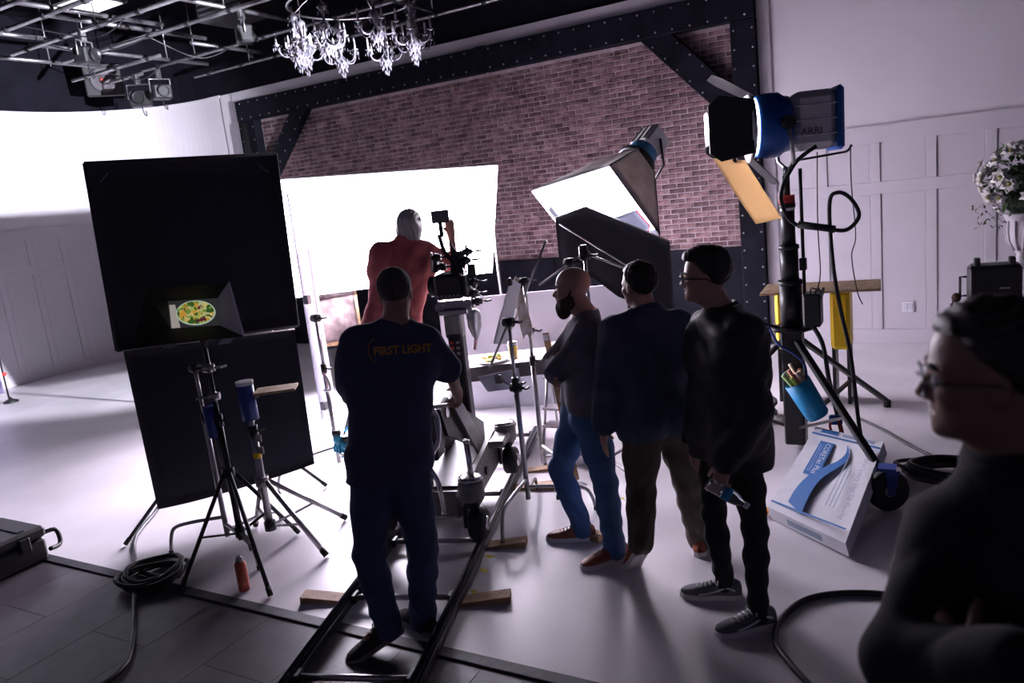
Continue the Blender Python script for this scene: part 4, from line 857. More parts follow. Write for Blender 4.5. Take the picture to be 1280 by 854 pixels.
# steering bar
mb = MB(); mb.tube(spline([tkd(1.50, .12, .30), tkd(1.48, .12, .50), tkd(1.50, .07, .62), tkd(1.52, .14, .76), tkd(1.52, .15, .90), tkd(1.52, .11, .97)], 6), .016, 10); build('steering_bar', mb, M_chrome, dl)
mb = MB(); mb.tube([tkd(1.52, .14, .72), tkd(1.52, -.06, .70), tkd(1.52, -.06, .93), tkd(1.52, .12, .95)], .009, 8); build('bar_frame', mb, M_chrome, dl)
tkbox('control_box', 1.54, 1.70, -.10, .12, .62, .92, M_black, .012)
tkbox('yellow_bag', 1.53, 1.58, -.02, .06, .56, .62, M_yellow, .008)
mb = MB(); mb.tube(spline([tkd(1.52, .11, .97), tk(1.2, .30, 1.02), tk(1.02, .38, 1.09)], 5), .013, 8); build('push_handle', mb, M_steel, dl)
# boom arm: paired plates rising to the front
for l in (-.10, .13):
    mb = MB(); mb.slab([tkd(1.62, l, .92), tkd(1.80, l, .95), tkd(2.62, l, .52), tkd(2.60, l, .36), tkd(2.40, l, .40), tkd(1.72, l, .72)], .025); build('boom_plate', mb, M_black, dl)
    mb = MB(); mb.cyl(tkd(1.74, l + .014, .87), tkd(1.74, l + .022, .87), .035, n=18); build('pivot_cap', mb, M_chrome, dl)
mb = MB(); mb.slab([tkd(1.74, .17, .95), tkd(1.88, .17, .97), tkd(2.45, .17, .42), tkd(2.28, .17, .38)], .015); build('boom_cover', mb, M_dollyg, dl)
mb = MB(); mb.tube([tkd(1.70, -.02, .40), tkd(1.62, .02, .88)], .03, 12); build('lift_cylinder', mb, M_steel, dl)
tkbox('mast', 2.63, 2.75, -.055, .055, .40, 1.20, M_black, .012)
tkbox('mast_upper', 2.635, 2.745, -.07, .06, 1.16, 1.34, M_dollyg, .012)
for q in range(3):
    tkbox('red_button', 2.618, 2.628, -.04, -.015, 1.04 + .04 * q, 1.06 + .04 * q, M_red, .002); tkbox('pale_button', 2.618, 2.628, .005, .03, 1.04 + .04 * q, 1.06 + .04 * q, M_steel, .002)
tkbox('side_board', 2.32, 3.22, -.75, -.24, .28, .31, M_black, .006)
for s in (2.3, 2.9): mb = MB(); mb.bar(tk(s, -.25, .27), tk(s, -.72, .27), .04, .03); build('board_arm', mb, M_steel, dl)
tkbox('water_bottle_holder', 1.44, 1.50, .0, .07, .52, .56, M_black, .004)
# bottle on the dolly
def bottle(label, o, ax, sc=1.0, group=None):
    t = thing('water_bottle', label, 'bottle', o, group)
    mb = MB(); mb.lathe([(.026 * sc, 0), (.031 * sc, .006), (.031 * sc, .05), (.029 * sc, .06), (.031 * sc, .07), (.031 * sc, .12), (.026 * sc, .15), (.013 * sc, .175), (.012 * sc, .185)], o, ax, 18); build('bottle_body', mb, M_glass, t)
    mb = MB(); mb.lathe([(.0145 * sc, .180), (.0145 * sc, .20), (.012 * sc, .203)], o, ax, 14); build('cap', mb, M_whitep, t)
    mb = MB(); mb.lathe([(.0316 * sc, .078), (.0316 * sc, .115)], o, ax, 18); build('paper_label', mb, M_cyan, t); return t
bottle('clear water bottle with blue label standing on the dolly', tk(1.30, .035, .56), (0, 0, 1))
# ---- camera head and camera on the mast
cm = thing('cinema_camera', 'black cinema camera with brackets and top monitor on the dolly', 'camera', tk(2.52, 0, 1.34))
def cbox(nm, s, l, z, size, m_, bev=.008, par=None): mb = MB(); mb.box(tk(s, l, z), size, TRK, bev); return build(nm, mb, m_, par or cm)
cbox('head_plate', 2.52, .02, 1.36, (.20, .22, .04), M_steel)
for l in (-.08, .12): mb = MB(); mb.cyl(tk(2.44, l, 1.40), tk(2.60, l, 1.40), .035, n=16); build('head_wheel', mb, M_steel, cm)
cbox('head_block', 2.52, .02, 1.41, (.14, .16, .06), M_steel)
bdy = cbox('body', 2.50, .02, 1.55, (.26, .21, .18), M_blackp, .02)
for q in range(6): mb = MB(); mb.cyl(tk(2.366, -.06 + .03 * q, 1.49), tk(2.358, -.06 + .03 * q, 1.49), .006, n=8); build('button', mb, M_steel, bdy)
mb = MB(); mb.lathe([(.07, 0), (.075, .02), (.075, .05), (.06, .06), (.055, .0)], tk(2.48, -.085, 1.55), -eT, 20); build('eyepiece', mb, M_blackp, cm)
cbox('battery', 2.46, .145, 1.55, (.20, .035, .15), M_black)
mb = MB(); mb.lathe([(.05, 0), (.055, .03), (.055, .10), (.065, .12), (.065, .18)], tk(2.62, .02, 1.56), dT, 20); build('lens', mb, M_blackp, cm)
mb = MB(); mb.tube(spline([tk(2.42, .08, 1.64), tk(2.44, .06, 1.72), tk(2.47, .0, 1.80), tk(2.46, -.02, 1.92)], 5), .016, 8); build('top_arm', mb, M_black, cm)
mb = MB(); mb.slab([tk(2.43, .04, 1.64), tk(2.43, .14, 1.64), tk(2.46, .09, 1.80), tk(2.46, .06, 1.84)], .02); build('top_bracket', mb, M_black, cm)
for k, (l, z) in enumerate(((.15, 1.72), (.17, 1.78), (-.06, 1.76), (.19, 1.56), (.18, 1.48), (.20, 1.42), (-.03, 1.69))):
    mb = MB(); knuckle(mb, tk(2.46, l, z), .022, eT); build('bracket_clamp', mb, M_black, cm)
mb = MB(); mb.tube([tk(2.45, -.10, 1.66), tk(2.45, -.09, 1.80)], .010, 6); mb.tube([tk(2.45, .12, 1.62), tk(2.46, .05, 1.86)], .010, 6); build('support_rod', mb, M_steel, cm)
mb = MB(); mb.cyl(tk(2.46, .165, 1.38), tk(2.46, .165, 1.83), .008, n=8); build('support_rod', mb, M_steel, cm)
cbox('receiver_box', 2.47, .10, 1.73, (.05, .09, .12), M_blackp, .008); cbox('follow_motor', 2.50, -.09, 1.70, (.07, .05, .10), M_blackp, .01); cbox('side_bracket', 2.46, .19, 1.64, (.03, .05, .10), M_black, .006)
mm = cbox('top_monitor', 2.46, .005, 2.045, (.03, .13, .09), M_blackp, .008); mb = MB(); mb.box(tk(2.444, .005, 2.045), (.004, .11, .07), TRK); build('monitor_back', mb, mat('grey monitor back', (.12, .12, .14), .5), mm)
cbox('monitor_arm', 2.46, .0, 1.96, (.03, .03, .12), M_black)
mb = MB(); mb.tube(spline([tk(2.45, .18, 1.62), tk(2.45, .22, 1.56), tk(2.45, .20, 1.50), tk(2.45, .25, 1.44), tk(2.45, .23, 1.36)], 6), .004, 6); build('coiled_lead', mb, M_whitep, cm)
mb = MB(); mb.lathe([(.03, .10), (.05, .08), (.055, .03), (.05, .02), (.05, -.03), (.042, -.05), (.03, -.09), (.014, -.12)], tk(2.50, .15, 1.26), (0, 0, 1), 18); pb_ = build('probe_lens', mb, M_steel, cm)
mb = MB(); mb.tube([tk(2.50, .15, 1.16), tk(2.50, .13, 1.06)], .012, 8); build('probe_tip', mb, mat('pink filter', (.6, .35, .35), .5), cm)
mb = MB(); mb.bar(tk(2.50, .05, 1.38), tk(2.50, .15, 1.36), .05, .02); build('lens_bracket', mb, M_steel, cm)

# ================================================================== RIGHT SIDE
# ---- plywood top on a yellow trestle
ys = thing('yellow_trestle', 'yellow plastic trestle standing behind the crank stand', 'trestle', (-.85, 7.15, 0))
mb = MB(); mb.box((-.74, 7.15, .76), (.16, .30, .52), None, .03); build('body', mb, M_yellow, ys)
mb = MB(); mb.box((-1.2, 7.15, .76), (.16, .30, .52), None, .03); build('body', mb, M_yellow, ys)
for x in (-.80, -.68, -1.26, -1.14):
    mb = MB(); mb.box((x, 7.15, .26), (.03, .22, .52), None, .005); build('leg', mb, M_black, ys)
tag(build('plywood_board', MB().box((-.90, 7.10, 1.045), (.96, .55, .02), np.array([[.998, .06, 0], [-.06, .998, 0], [0, 0, 1]]), .002), M_osb), 'raw plywood board lying across the yellow trestle', 'board')
blx = thing('power_box', 'black power distribution box hung on the crank stand with leads', 'power box', (-.79, 5.80, .98))
mb = MB(); mb.box((-.79, 5.80, 1.09), (.12, .16, .24), None, .012); build('box', mb, M_blackp, blx)
for k in range(3): mb = MB(); mb.tube(spline([(-.80 + .03 * k, 5.75, 1.2), (-.78 + .04 * k, 5.70, 1.26), (-.72, 5.72, 1.22 - .02 * k), (-.74, 5.76, 1.18)], 5), .006, 6); build('lead', mb, M_cable, blx)
def cable(label, pts, r=.011, name='power_cable', m_=M_cable): mb = MB(); mb.tube(spline([V(*p) for p in pts], 8), r, 8); return tag(build(name, mb, m_), label, 'cable')
cable('thick black lamp cable looping beside the crank stand', [(-.72, 5.72, 2.24), (-.86, 5.70, 2.14), (-.96, 5.70, 1.95), (-.93, 5.71, 1.78), (-.84, 5.72, 1.70), (-.68, 5.74, 1.67), (-.55, 5.76, 1.65), (-.47, 5.78, 1.74), (-.52, 5.78, 1.86), (-.60, 5.77, 1.91), (-.655, 5.76, 1.83), (-.64, 5.75, 1.4), (-.60, 5.74, 1.1), (-.54, 5.74, .75), (-.50, 5.72, .30), (-.46, 5.66, .02)], .014)
mb = MB(); mb.tube([(-.86, 5.72, 1.715), (-.62, 5.75, 1.66)], .026, 10); tag(build('cable_connector', mb, M_rubber), 'fat black connector in the looping lamp cable', 'connector')
cable('thin grey cord hanging straight down behind the looping lamp cable', [(-.52, 5.85, 2.20), (-.52, 5.85, 1.95), (-.50, 5.85, 1.6), (-.53, 5.86, 1.45), (-.50, 5.87, 1.2), (-.47, 5.9, 1.10)], .004, 'thin_cord')
cable('thin dark cord hanging between mast and looping cable', [(-.74, 5.90, 2.2), (-.75, 5.88, 1.7), (-.74, 5.86, 1.35), (-.77, 5.84, 1.20)], .004, 'thin_cord')
cable('black cables draped down the crank stand to the floor', [(-.80, 5.74, 1.0), (-.72, 5.70, .85), (-.68, 5.66, .6), (-.64, 5.75, .3), (-.60, 5.85, .02)], .016)
cable('blue grey lead wrapped round the base of the mast', [(-1.1, 5.75, .98), (-1.03, 5.74, .84), (-.94, 5.74, .78), (-.86, 5.74, .70), (-.84, 5.72, .60)], .010, m_=M_bluep)
cable('black cable curving over the floor past the carton', [(-.56, 6.6, .011), (-.35, 6.3, .011), (-.1, 5.9, .011), (.15, 5.65, .011), (.45, 5.5, .011)], .011)
cable('thick black cable curling on the floor beside the sneakers', [(.35, 3.72, .015), (-.1, 3.80, .015), (-.35, 3.78, .015), (-.56, 3.66, .015), (-.655, 3.45, .015), (-.655, 3.25, .015), (-.57, 3.10, .015), (-.45, 2.95, .015), (-.30, 2.75, .015)], .015)
coil('black cable bundle coiled on the floor beside the caster wheel', (.02, 5.42), .26, 6, seed=4, squash=.75, h=.09)
coil('dark cable coil on the floor behind the man in black', (-1.42, 6.55), .20, 6, seed=6, squash=.8, h=.16)
# blue pouch full of coloured gels
pc = thing('gel_pouch', 'bright blue vinyl pouch of coloured gel rolls tied to the stand', 'pouch', (-.86, 5.66, .3)); p0, p1 = V(-.76, 5.68, .31), V(-.93, 5.66, .64)
mb = MB(); mb.lathe([(.07, 0), (.085, .02), (.095, .30), (.088, .30), (.07, .03)], p0, p1 - p0, 18); build('pouch', mb, M_cyan, pc)
rnd = random.Random(9); cols = [(.5, .65, .12), (.25, .5, .12), (.6, .22, .14), (.7, .5, .35), (.1, .35, .6), (.55, .5, .45), (.75, .35, .2), (.15, .2, .35), (.35, .55, .2)]
ax_ = nrm(p1 - p0); u_, v_, _a = frame_from(ax_)
for k in range(13):
    t = rnd.uniform(0, 6.28); r_ = rnd.uniform(.0, .065); a_ = p0 + ax_ * .06 + u_ * r_ * math.cos(t) + v_ * r_ * math.sin(t); e_ = a_ + (ax_ + u_ * rnd.uniform(-.2, .2) + v_ * rnd.uniform(-.2, .2)) * rnd.uniform(.30, .38)
    mb = MB(); mb.tube([a_, e_], .014, 8); build('gel_roll', mb, mat('gel %d' % (k % 9), cols[k % 9], .5), pc)
clp = thing('red_clamp', 'red and blue spring clamp on the stand above the carton', 'clamp', (-.64, 5.62, .2)); c = V(-.64, 5.60, .26)
mb = MB(); mb.tube(spline([c + V(-.03, 0, .06), c + V(-.035, 0, 0), c + V(-.01, 0, -.05), c + V(.03, 0, -.05), c + V(.035, 0, .0), c + V(.02, 0, .06)], 5), .009, 7); build('jaw', mb, M_red, clp)
mb = MB(); mb.box(c + V(0, .03, .05), (.09, .04, .07), None, .01); build('grip', mb, M_blue, clp)
og = thing('orange_handle_tool', 'tool with orange handle lying by the white carton corner', 'tool', (-.97, 4.60, 0))
mb = MB(); mb.cyl((-1.03, 4.58, .025), (-.93, 4.60, .028), .022, n=12); build('handle', mb, mat('orange plastic', (.85, .28, .02), .45), og)
mb = MB(); mb.cyl((-.93, 4.60, .028), (-.80, 4.63, .02), .008, n=8); build('shaft', mb, M_steel, og)
# ---- printed flooring carton
kk = 1.25; cq = lambda p: V(0, 0, 2.15) + (V(*p) - V(0, 0, 2.15)) * kk
BX = thing('flooring_carton', 'white and blue flooring carton leaning beside the caster wheel', 'carton', (-.65, 4.7, 0))
bTL, bTR, bBR, bBL = V(-.78, 5.66, .24), V(-.31, 5.24, .30), V(-.44, 4.13, .10), V(-.92, 4.53, .085)
bx_, by_ = bTR - bTL, bBL - bTL; bN = nrm(np.cross(bx_, by_)); bN = bN if bN[2] > 0 else -bN
M_ctn = mat('white printed carton', (.62, .62, .66), .6, var=.06, vscale=9); M_ink = mat('blue carton ink', (.025, .12, .33), .6); M_inkg = mat('grey carton ink', (.25, .3, .4), .6)
mb = MB(); top = [bTL, bTR, bBR, bBL]; mb.add([p for p in top] + [p - bN * .085 for p in top], [(0, 1, 2, 3) if np.cross(bx_, by_)[2] < 0 else (3, 2, 1, 0), (4, 5, 6, 7), (0, 4, 5, 1), (1, 5, 6, 2), (2, 6, 7, 3), (3, 7, 4, 0)]); build('carton_box', mb, M_ctn, BX)
def onb(u, v): return bTL + bx_ * u + by_ * v + bN * .0015      # u across (0..1), v down (0..1)
def strip(v0, v1, u0=0.0, u1=1.0, m_=M_ink, nm='stripe'): mb = MB(); mb.slab([onb(u0, v0), onb(u1, v0), onb(u1, v1), onb(u0, v1)], .0008); return build(nm, mb, m_, BX)
strip(.075, .095); strip(.925, .940)
strip(.01, .055, .12, .38); strip(.02, .055, .45, .9, M_inkg)
mb = MB(); mb.slab([onb(.19, .16), onb(.40, .16), onb(.40, .57), onb(.19, .57)], .0008); build('title_block', mb, M_ink, BX)
eu, ev = nrm(bx_), nrm(by_)
rd = ev      # lettering runs down the carton, its tops towards the right edge
mb = text_mb('CORETec Plus', onb(.325, .365) + bN * .001, ev, eu, .052, .001); build('title_lettering', mb, M_ctn, BX)
for k in range(2): strip(.20, .53, .22 + .03 * k, .228 + .03 * k, M_ctn, 'small_print')
mb = text_mb('Engineered Luxury Vinyl Tile Flooring', onb(.90, .50) + bN * .001, ev, eu, .042, .001); build('side_lettering', mb, M_inkg, BX)
for k in range(3): strip(.30 + .05 * k, .80, .66 + .05 * k, .672 + .05 * k, M_inkg, 'small_print')
# blue swoosh
cl_ = [(.58, .14), (.63, .24), (.60, .34), (.50, .44), (.40, .54), (.34, .66), (.32, .80), (.33, .92)]; wd_ = [.006, .03, .045, .06, .08, .10, .12, .13]
sp1 = spline([V(a_, b_, w_) for (a_, b_), w_ in zip(cl_, wd_)], 5); mb = MB()
Lf = [onb(q[0] - q[2] * .9, q[1] - q[2] * .25) for q in sp1]; Rf = [onb(q[0] + q[2] * .9, q[1] + q[2] * .25) for q in sp1]
mb.add(Lf + Rf, [(i, i + 1, len(Lf) + i + 1, len(Lf) + i) for i in range(len(Lf) - 1)]); build('swoosh', mb, M_ink, BX)
mb = MB(); e1_, e2_ = bBL - bN * .045 + (bBR - bBL) * .25, bBL - bN * .045 + (bBR - bBL) * .7; od = nrm(np.cross(bBR - bBL, bN)); od = od if od @ by_ > 0 else -od
mb.slab([e1_ + od * .001 + bN * .02, e2_ + od * .001 + bN * .02, e2_ + od * .001 - bN * .02, e1_ + od * .001 - bN * .02], .0008); build('end_label', mb, M_inkg, BX)
apb = MB(); apb.box((-.60, 5.36, .055), (.40, .18, .11), np.array([[.75, -.66, 0], [.66, .75, 0], [0, 0, 1]]), .006); tag(build('apple_box', apb, M_osb), 'low wooden box propping up the white carton', 'wooden box')

# ---- equipment case on a cart, urn of white flowers on a console
ct = thing('equipment_cart', 'black utility cart carrying the upright equipment case', 'cart', (.38, 6.95, 0))
mb = MB(); mb.box((.40, 6.95, .848), (.62, .46, .03), None, .006); build('shelf', mb, M_blackp, ct)
mb = MB(); mb.box((.40, 6.95, .25), (.62, .46, .03), None, .006); build('shelf', mb, M_blackp, ct)
for x in (.12, .68):
    for y in (6.75, 7.15):
        mb = MB(); mb.cyl((x, y, .10), (x, y, .9), .016, n=8); build('post', mb, M_black, ct); mb = MB(); mb.lathe([(.03, -.012), (.045, -.012), (.045, .012), (.03, .012)], (x, y, .046), (1, 0, 0), 14); build('caster', mb, M_rubber, ct)
ec = thing('equipment_case', 'upright dark equipment case with two latches on the cart', 'case', (.38, 6.95, .865))
mb = MB(); mb.box((.385, 6.95, 1.035), (.36, .20, .34), None, .025); cb_ = build('shell', mb, M_blackp, ec)
for x in (.27, .50): mb = MB(); mb.box((x, 6.93, 1.225), (.045, .09, .07), None, .008); build('latch', mb, M_blackp, ec)
mb = MB(); mb.tube([(.20, 6.90, 1.12), (.155, 6.90, 1.12), (.155, 6.90, .97), (.20, 6.90, .97)], .010, 7); build('side_handle', mb, M_black, ec)
mb = MB(); mb.box((.157, 6.885, 1.045), (.014, .012, .08)); build('chrome_latch', mb, M_chrome, ec)
mb = MB(); mb.box((.45, 6.846, 1.03), (.07, .004, .012)); build('name_badge', mb, M_steel, ec)
for q in range(3): mb = MB(); mb.box((.30 + .085 * q, 6.846, .94), (.012, .012, .12), None, .003); build('shell_rib', mb, M_blackp, cb_)
kn = thing('crank_knob_rig', 'brown and black camera accessory standing left of the equipment case', 'accessory', (.13, 6.9, .865))
mb = MB(); mb.cyl((.13, 6.9, .865), (.13, 6.9, .93), .02); build('post', mb, M_steel, kn); mb = MB(); mb.sph((.13, 6.9, .955), (.035, .035, .04)); build('knob', mb, mat('brown leather', (.12, .06, .04), .5), kn)
tp_ = thing('leaning_grille', 'dark perforated grille beside the equipment case', 'grille', (.63, 6.9, .865))
mb = MB(); mb.box((.66, 6.93, .92), (.16, .03, .11), None, .004); build('plate', mb, M_black, tp_)
for a_ in range(4):
    for b2 in range(3): mb = MB(); mb.cyl((.61 + .028 * a_, 6.916, .885 + .03 * b2), (.61 + .028 * a_, 6.912, .885 + .03 * b2), .006, n=6); build('hole', mb, M_steel, tp_)
co = thing('console_table', 'white console table with glass top against the right-hand panelling', 'table', (.95, 8.65, 0))
mb = MB(); mb.box((1.0, 8.65, .955), (1.4, .5, .02), None, .004); build('glass_top', mb, mat('pale glass', (.5, .5, .53), .15), co)
for x in (.45, 1.55): mb = MB(); mb.box((x, 8.65, .47), (.12, .40, .94), None, .008); build('pedestal', mb, M_panelw, co)
ur = thing('white_urn', 'white fluted urn holding the flower arrangement', 'urn', (.70, 8.62, .965)); uo = V(.70, 8.62, .965)
mb = MB(); mb.lathe([(.09, 0), (.09, .02), (.05, .05), (.04, .09), (.07, .14), (.12, .22), (.135, .32), (.13, .42), (.155, .47), (.155, .485), (.12, .485)], uo, n=24); build('vase', mb, M_panelw, ur)
for q in range(12):
    t = q * math.pi / 6; mb = MB(); mb.tube([uo + V(.073 * math.cos(t), .073 * math.sin(t), .14), uo + V(.125 * math.cos(t), .125 * math.sin(t), .23), uo + V(.139 * math.cos(t), .139 * math.sin(t), .33), uo + V(.133 * math.cos(t), .133 * math.sin(t), .42)], .012, 6); build('flute', mb, M_panelw, ur)
fb_ = thing('flower_bouquet', 'large bouquet of white blossoms and green leaves in the urn', 'flowers', uo + V(0, 0, .46)); fc_ = uo + V(0, 0, .80); rnd = random.Random(21)
M_petal = mat('white petal', (.72, .70, .68), .6, var=.1, vscale=20); M_leaf = mat('green leaf blade', (.07, .13, .05), .55, var=.4, vscale=12); M_pist = mat('yellow green centre', (.4, .38, .12), .7)
def rdir():
    while True:
        d = V(rnd.uniform(-1, 1), rnd.uniform(-1, 1), rnd.uniform(-.75, 1))
        if .3 < np.linalg.norm(d) < 1: return nrm(d)
for q in range(64):
    d = rdir(); c = fc_ + d * V(.36, .30, .34) * rnd.uniform(.86, 1.06); u_, v_, a_ = frame_from(d); s_ = rnd.uniform(.06, .10); mb = MB()
    for k in range(7):
        t = k * 2 * math.pi / 7; w1 = u_ * math.cos(t) + v_ * math.sin(t); w2_ = -u_ * math.sin(t) + v_ * math.cos(t)
        mb.add([c, c + w1 * s_ * .5 + w2_ * s_ * .32 + a_ * s_ * .2, c + w1 * s_ + a_ * s_ * .15, c + w1 * s_ * .5 - w2_ * s_ * .32 + a_ * s_ * .2, c - a_ * s_ * .1], [(0, 1, 2, 3), (4, 3, 2, 1)], True)
        mb.add([c, c + w1 * s_ * .3 + w2_ * s_ * .2 + a_ * s_ * .4, c + w1 * s_ * .55 + a_ * s_ * .45, c + w1 * s_ * .3 - w2_ * s_ * .2 + a_ * s_ * .4], [(0, 1, 2, 3)], True)
    bl = build('blossom', mb, M_petal, fb_); mb = MB(); mb.sph(c + a_ * s_ * .22, s_ * .2, 7, 5); build('pistil', mb, M_pist, bl)
lf = MB()
for q in range(260):
    d = rdir(); c = fc_ + d * V(.36, .30, .34) * rnd.uniform(.5, .92); t_ = nrm(d + V(rnd.uniform(-.6, .6), rnd.uniform(-.6, .6), rnd.uniform(-.9, .3))); u_, v_, _ = frame_from(t_); L = rnd.uniform(.06, .12); w_ = L * .26
    lf.add([c, c + t_ * L * .5 + u_ * w_ + v_ * .01, c + t_ * L - v_ * .015, c + t_ * L * .5 - u_ * w_ + v_ * .01, c + t_ * L * .5 - v_ * .006], [(0, 1, 4), (1, 2, 4), (2, 3, 4), (3, 0, 4)], True)
for q in range(60):   # trailing sprigs
    t = rnd.uniform(2.2, 5.6); a_ = fc_ + V(.30 * math.cos(t), .26 * math.sin(t), -.18); c = a_ + V(rnd.uniform(-.12, .1), rnd.uniform(-.1, .05), -rnd.uniform(0, .24)); t_ = nrm(V(rnd.uniform(-1, 1), rnd.uniform(-1, .2), -.6)); u_, v_, _ = frame_from(t_); L = .05; w_ = .013
    lf.add([c, c + t_ * L * .5 + u_ * w_, c + t_ * L, c + t_ * L * .5 - u_ * w_, c + t_ * L * .5 - v_ * .004], [(0, 1, 4), (1, 2, 4), (2, 3, 4), (3, 0, 4)], True)
lf_o = build('foliage', lf, M_leaf, fb_); lf_o['kind'] = 'stuff'
mb = MB(); mb.sph(fc_ - V(0, 0, .10), (.20, .17, .24)); build('moss_core', mb, mat('dark moss', (.03, .05, .025), .9), fb_)
# ================================================================== PEOPLE (implicit surfaces turned into continuous meshes)
class Field:
    def __init__(s, lo, hi, h):
        s.lo = np.asarray(lo, float); s.h = h; s.n = (np.ceil((np.asarray(hi, float) - s.lo) / h).astype(int) + 1); s.D = np.full(s.n, .5, np.float32)
    def block(s, lo, hi):
        a = np.clip(np.floor((lo - s.lo) / s.h).astype(int), 0, s.n); b = np.clip(np.ceil((hi - s.lo) / s.h).astype(int) + 1, 0, s.n)
        if (b <= a).any(): return None, None
        ax = [((s.lo[i] + np.arange(a[i], b[i]) * s.h).astype(np.float32)) for i in range(3)]
        return tuple(slice(a[i], b[i]) for i in range(3)), np.meshgrid(*ax, indexing='ij')
    def comb(s, sl, d, k, mode):
        A = s.D[sl]
        if mode == 'sub':
            d = -d; hh = np.clip(.5 - .5 * (A - d) / k, 0, 1); s.D[sl] = A * (1 - hh) + d * hh + k * hh * (1 - hh)
        else:
            hh = np.clip(.5 + .5 * (A - d) / k, 0, 1); s.D[sl] = A * (1 - hh) + d * hh - k * hh * (1 - hh)
    def cone(s, a, b, r0, r1, k=.03, mode='add'):
        a = np.asarray(a, float); b = np.asarray(b, float); m = max(r0, r1) + k + 3 * s.h
        sl, g = s.block(np.minimum(a, b) - m, np.maximum(a, b) + m)
        if sl is None: return
        ba = b - a; L = ba @ ba + 1e-9
        px, py, pz = g[0] - a[0], g[1] - a[1], g[2] - a[2]
        t = np.clip((px * ba[0] + py * ba[1] + pz * ba[2]) / L, 0, 1)
        d = np.sqrt((px - t * ba[0]) ** 2 + (py - t * ba[1]) ** 2 + (pz - t * ba[2]) ** 2) - (r0 + (r1 - r0) * t)
        s.comb(sl, d.astype(np.float32), k, mode)
    def ell(s, c, r, R=None, k=.02, mode='add'):
        c = np.asarray(c, float); r = np.asarray(r, float); R = np.eye(3) if R is None else R; m = r.max() + k + 3 * s.h
        sl, g = s.block(c - m, c + m)
        if sl is None: return
        p = [g[i] - c[i] for i in range(3)]
        q = [R[i, 0] * p[0] + R[i, 1] * p[1] + R[i, 2] * p[2] for i in range(3)]
        k0 = np.sqrt(sum((q[i] / r[i]) ** 2 for i in range(3))); k1 = np.sqrt(sum((q[i] / r[i] ** 2) ** 2 for i in range(3))) + 1e-6
        s.comb(sl, (k0 * (k0 - 1) / k1).astype(np.float32), k, mode)
    def grid(s):
        ax = [(s.lo[i] + np.arange(s.n[i]) * s.h).astype(np.float32) for i in range(3)]
        return np.meshgrid(*ax, indexing='ij', sparse=True)
    def plane(s, p, n):           # keep the side opposite to n
        n = nrm(n); g = s.grid(); d = (g[0] - p[0]) * n[0] + (g[1] - p[1]) * n[1] + (g[2] - p[2]) * n[2]
        s.D = np.maximum(s.D, d.astype(np.float32))
    def wrinkle(s, amp, fn):
        s.D += (amp * fn(*s.grid())).astype(np.float32)
    def mesh(s, smooth_it=1):
        D = s.D; D[0] = D[-1] = .5; D[:, 0] = D[:, -1] = .5; D[:, :, 0] = D[:, :, -1] = .5
        I = D < 0; n = np.array(D.shape)
        cnt = np.zeros(n - 1, np.uint8)
        offs = [(x, y, z) for x in (0, 1) for y in (0, 1) for z in (0, 1)]
        for o in offs: cnt += I[o[0]:n[0] - 1 + o[0], o[1]:n[1] - 1 + o[1], o[2]:n[2] - 1 + o[2]]
        act = np.argwhere((cnt > 0) & (cnt < 8))
        idx = np.full(n - 1, -1, np.int32); idx[act[:, 0], act[:, 1], act[:, 2]] = np.arange(len(act))
        val = {o: D[act[:, 0] + o[0], act[:, 1] + o[1], act[:, 2] + o[2]] for o in offs}
        S = np.zeros((len(act), 3)); W = np.zeros(len(act))
        for o in offs:
            for ax in range(3):
                if o[ax]: continue
                p = list(o); p[ax] = 1; p = tuple(p); a, b = val[o], val[p]; m = (a < 0) != (b < 0)
                t = np.where(m, a / (a - b + 1e-12), 0)
                for q in range(3): S[:, q] += np.where(m, o[q] + (t if q == ax else 0), 0)
                W += m
        Vv = s.lo + (act + S / W[:, None]) * s.h
        F = []
        for ax in range(3):
            u, v = (ax + 1) % 3, (ax + 2) % 3
            sl0 = [slice(1, n[i] - 1) for i in range(3)]; sl0[ax] = slice(0, n[ax] - 1); sl1 = list(sl0); sl1[ax] = slice(1, n[ax])
            A = I[tuple(sl0)]; B = I[tuple(sl1)]; c = np.argwhere(A != B); inside = A[c[:, 0], c[:, 1], c[:, 2]]
            c = c + np.array([1 if i != ax else 0 for i in range(3)])
            def at(du, dv):
                q = c.copy(); q[:, u] += du; q[:, v] += dv; return idx[q[:, 0], q[:, 1], q[:, 2]]
            quad = np.stack([at(-1, -1), at(0, -1), at(0, 0), at(-1, 0)], 1); quad[~inside] = quad[~inside][:, ::-1]; F.append(quad)
        F = np.vstack(F); F = F[(F >= 0).all(1)]
        for _ in range(smooth_it):
            acc = np.zeros_like(Vv); w_ = np.zeros(len(Vv))
            for a, b in ((0, 1), (1, 2), (2, 3), (3, 0)):
                np.add.at(acc, F[:, a], Vv[F[:, b]]); np.add.at(w_, F[:, a], 1); np.add.at(acc, F[:, b], Vv[F[:, a]]); np.add.at(w_, F[:, b], 1)
            Vv = Vv * .45 + .55 * acc / np.maximum(w_, 1)[:, None]
        return Vv, F
def fmesh(name, F_, m, parent, it=1):
    v, f = F_.mesh(it); me = bpy.data.meshes.new(name); loc = ORG[parent.name] if parent is not None else V(0, 0, 0)
    me.vertices.add(len(v)); me.vertices.foreach_set('co', (v - loc).astype(np.float32).ravel())
    me.loops.add(len(f) * 4); me.loops.foreach_set('vertex_index', f.astype(np.int32).ravel())
    me.polygons.add(len(f)); me.polygons.foreach_set('loop_start', np.arange(0, len(f) * 4, 4, dtype=np.int32)); me.polygons.foreach_set('loop_total', np.full(len(f), 4, np.int32))
    me.update(calc_edges=True); me.validate(); me.polygons.foreach_set('use_smooth', [True] * len(me.polygons)); me.materials.append(m)
    o = _link(name, me, loc, parent); ORG[o.name] = loc; return o

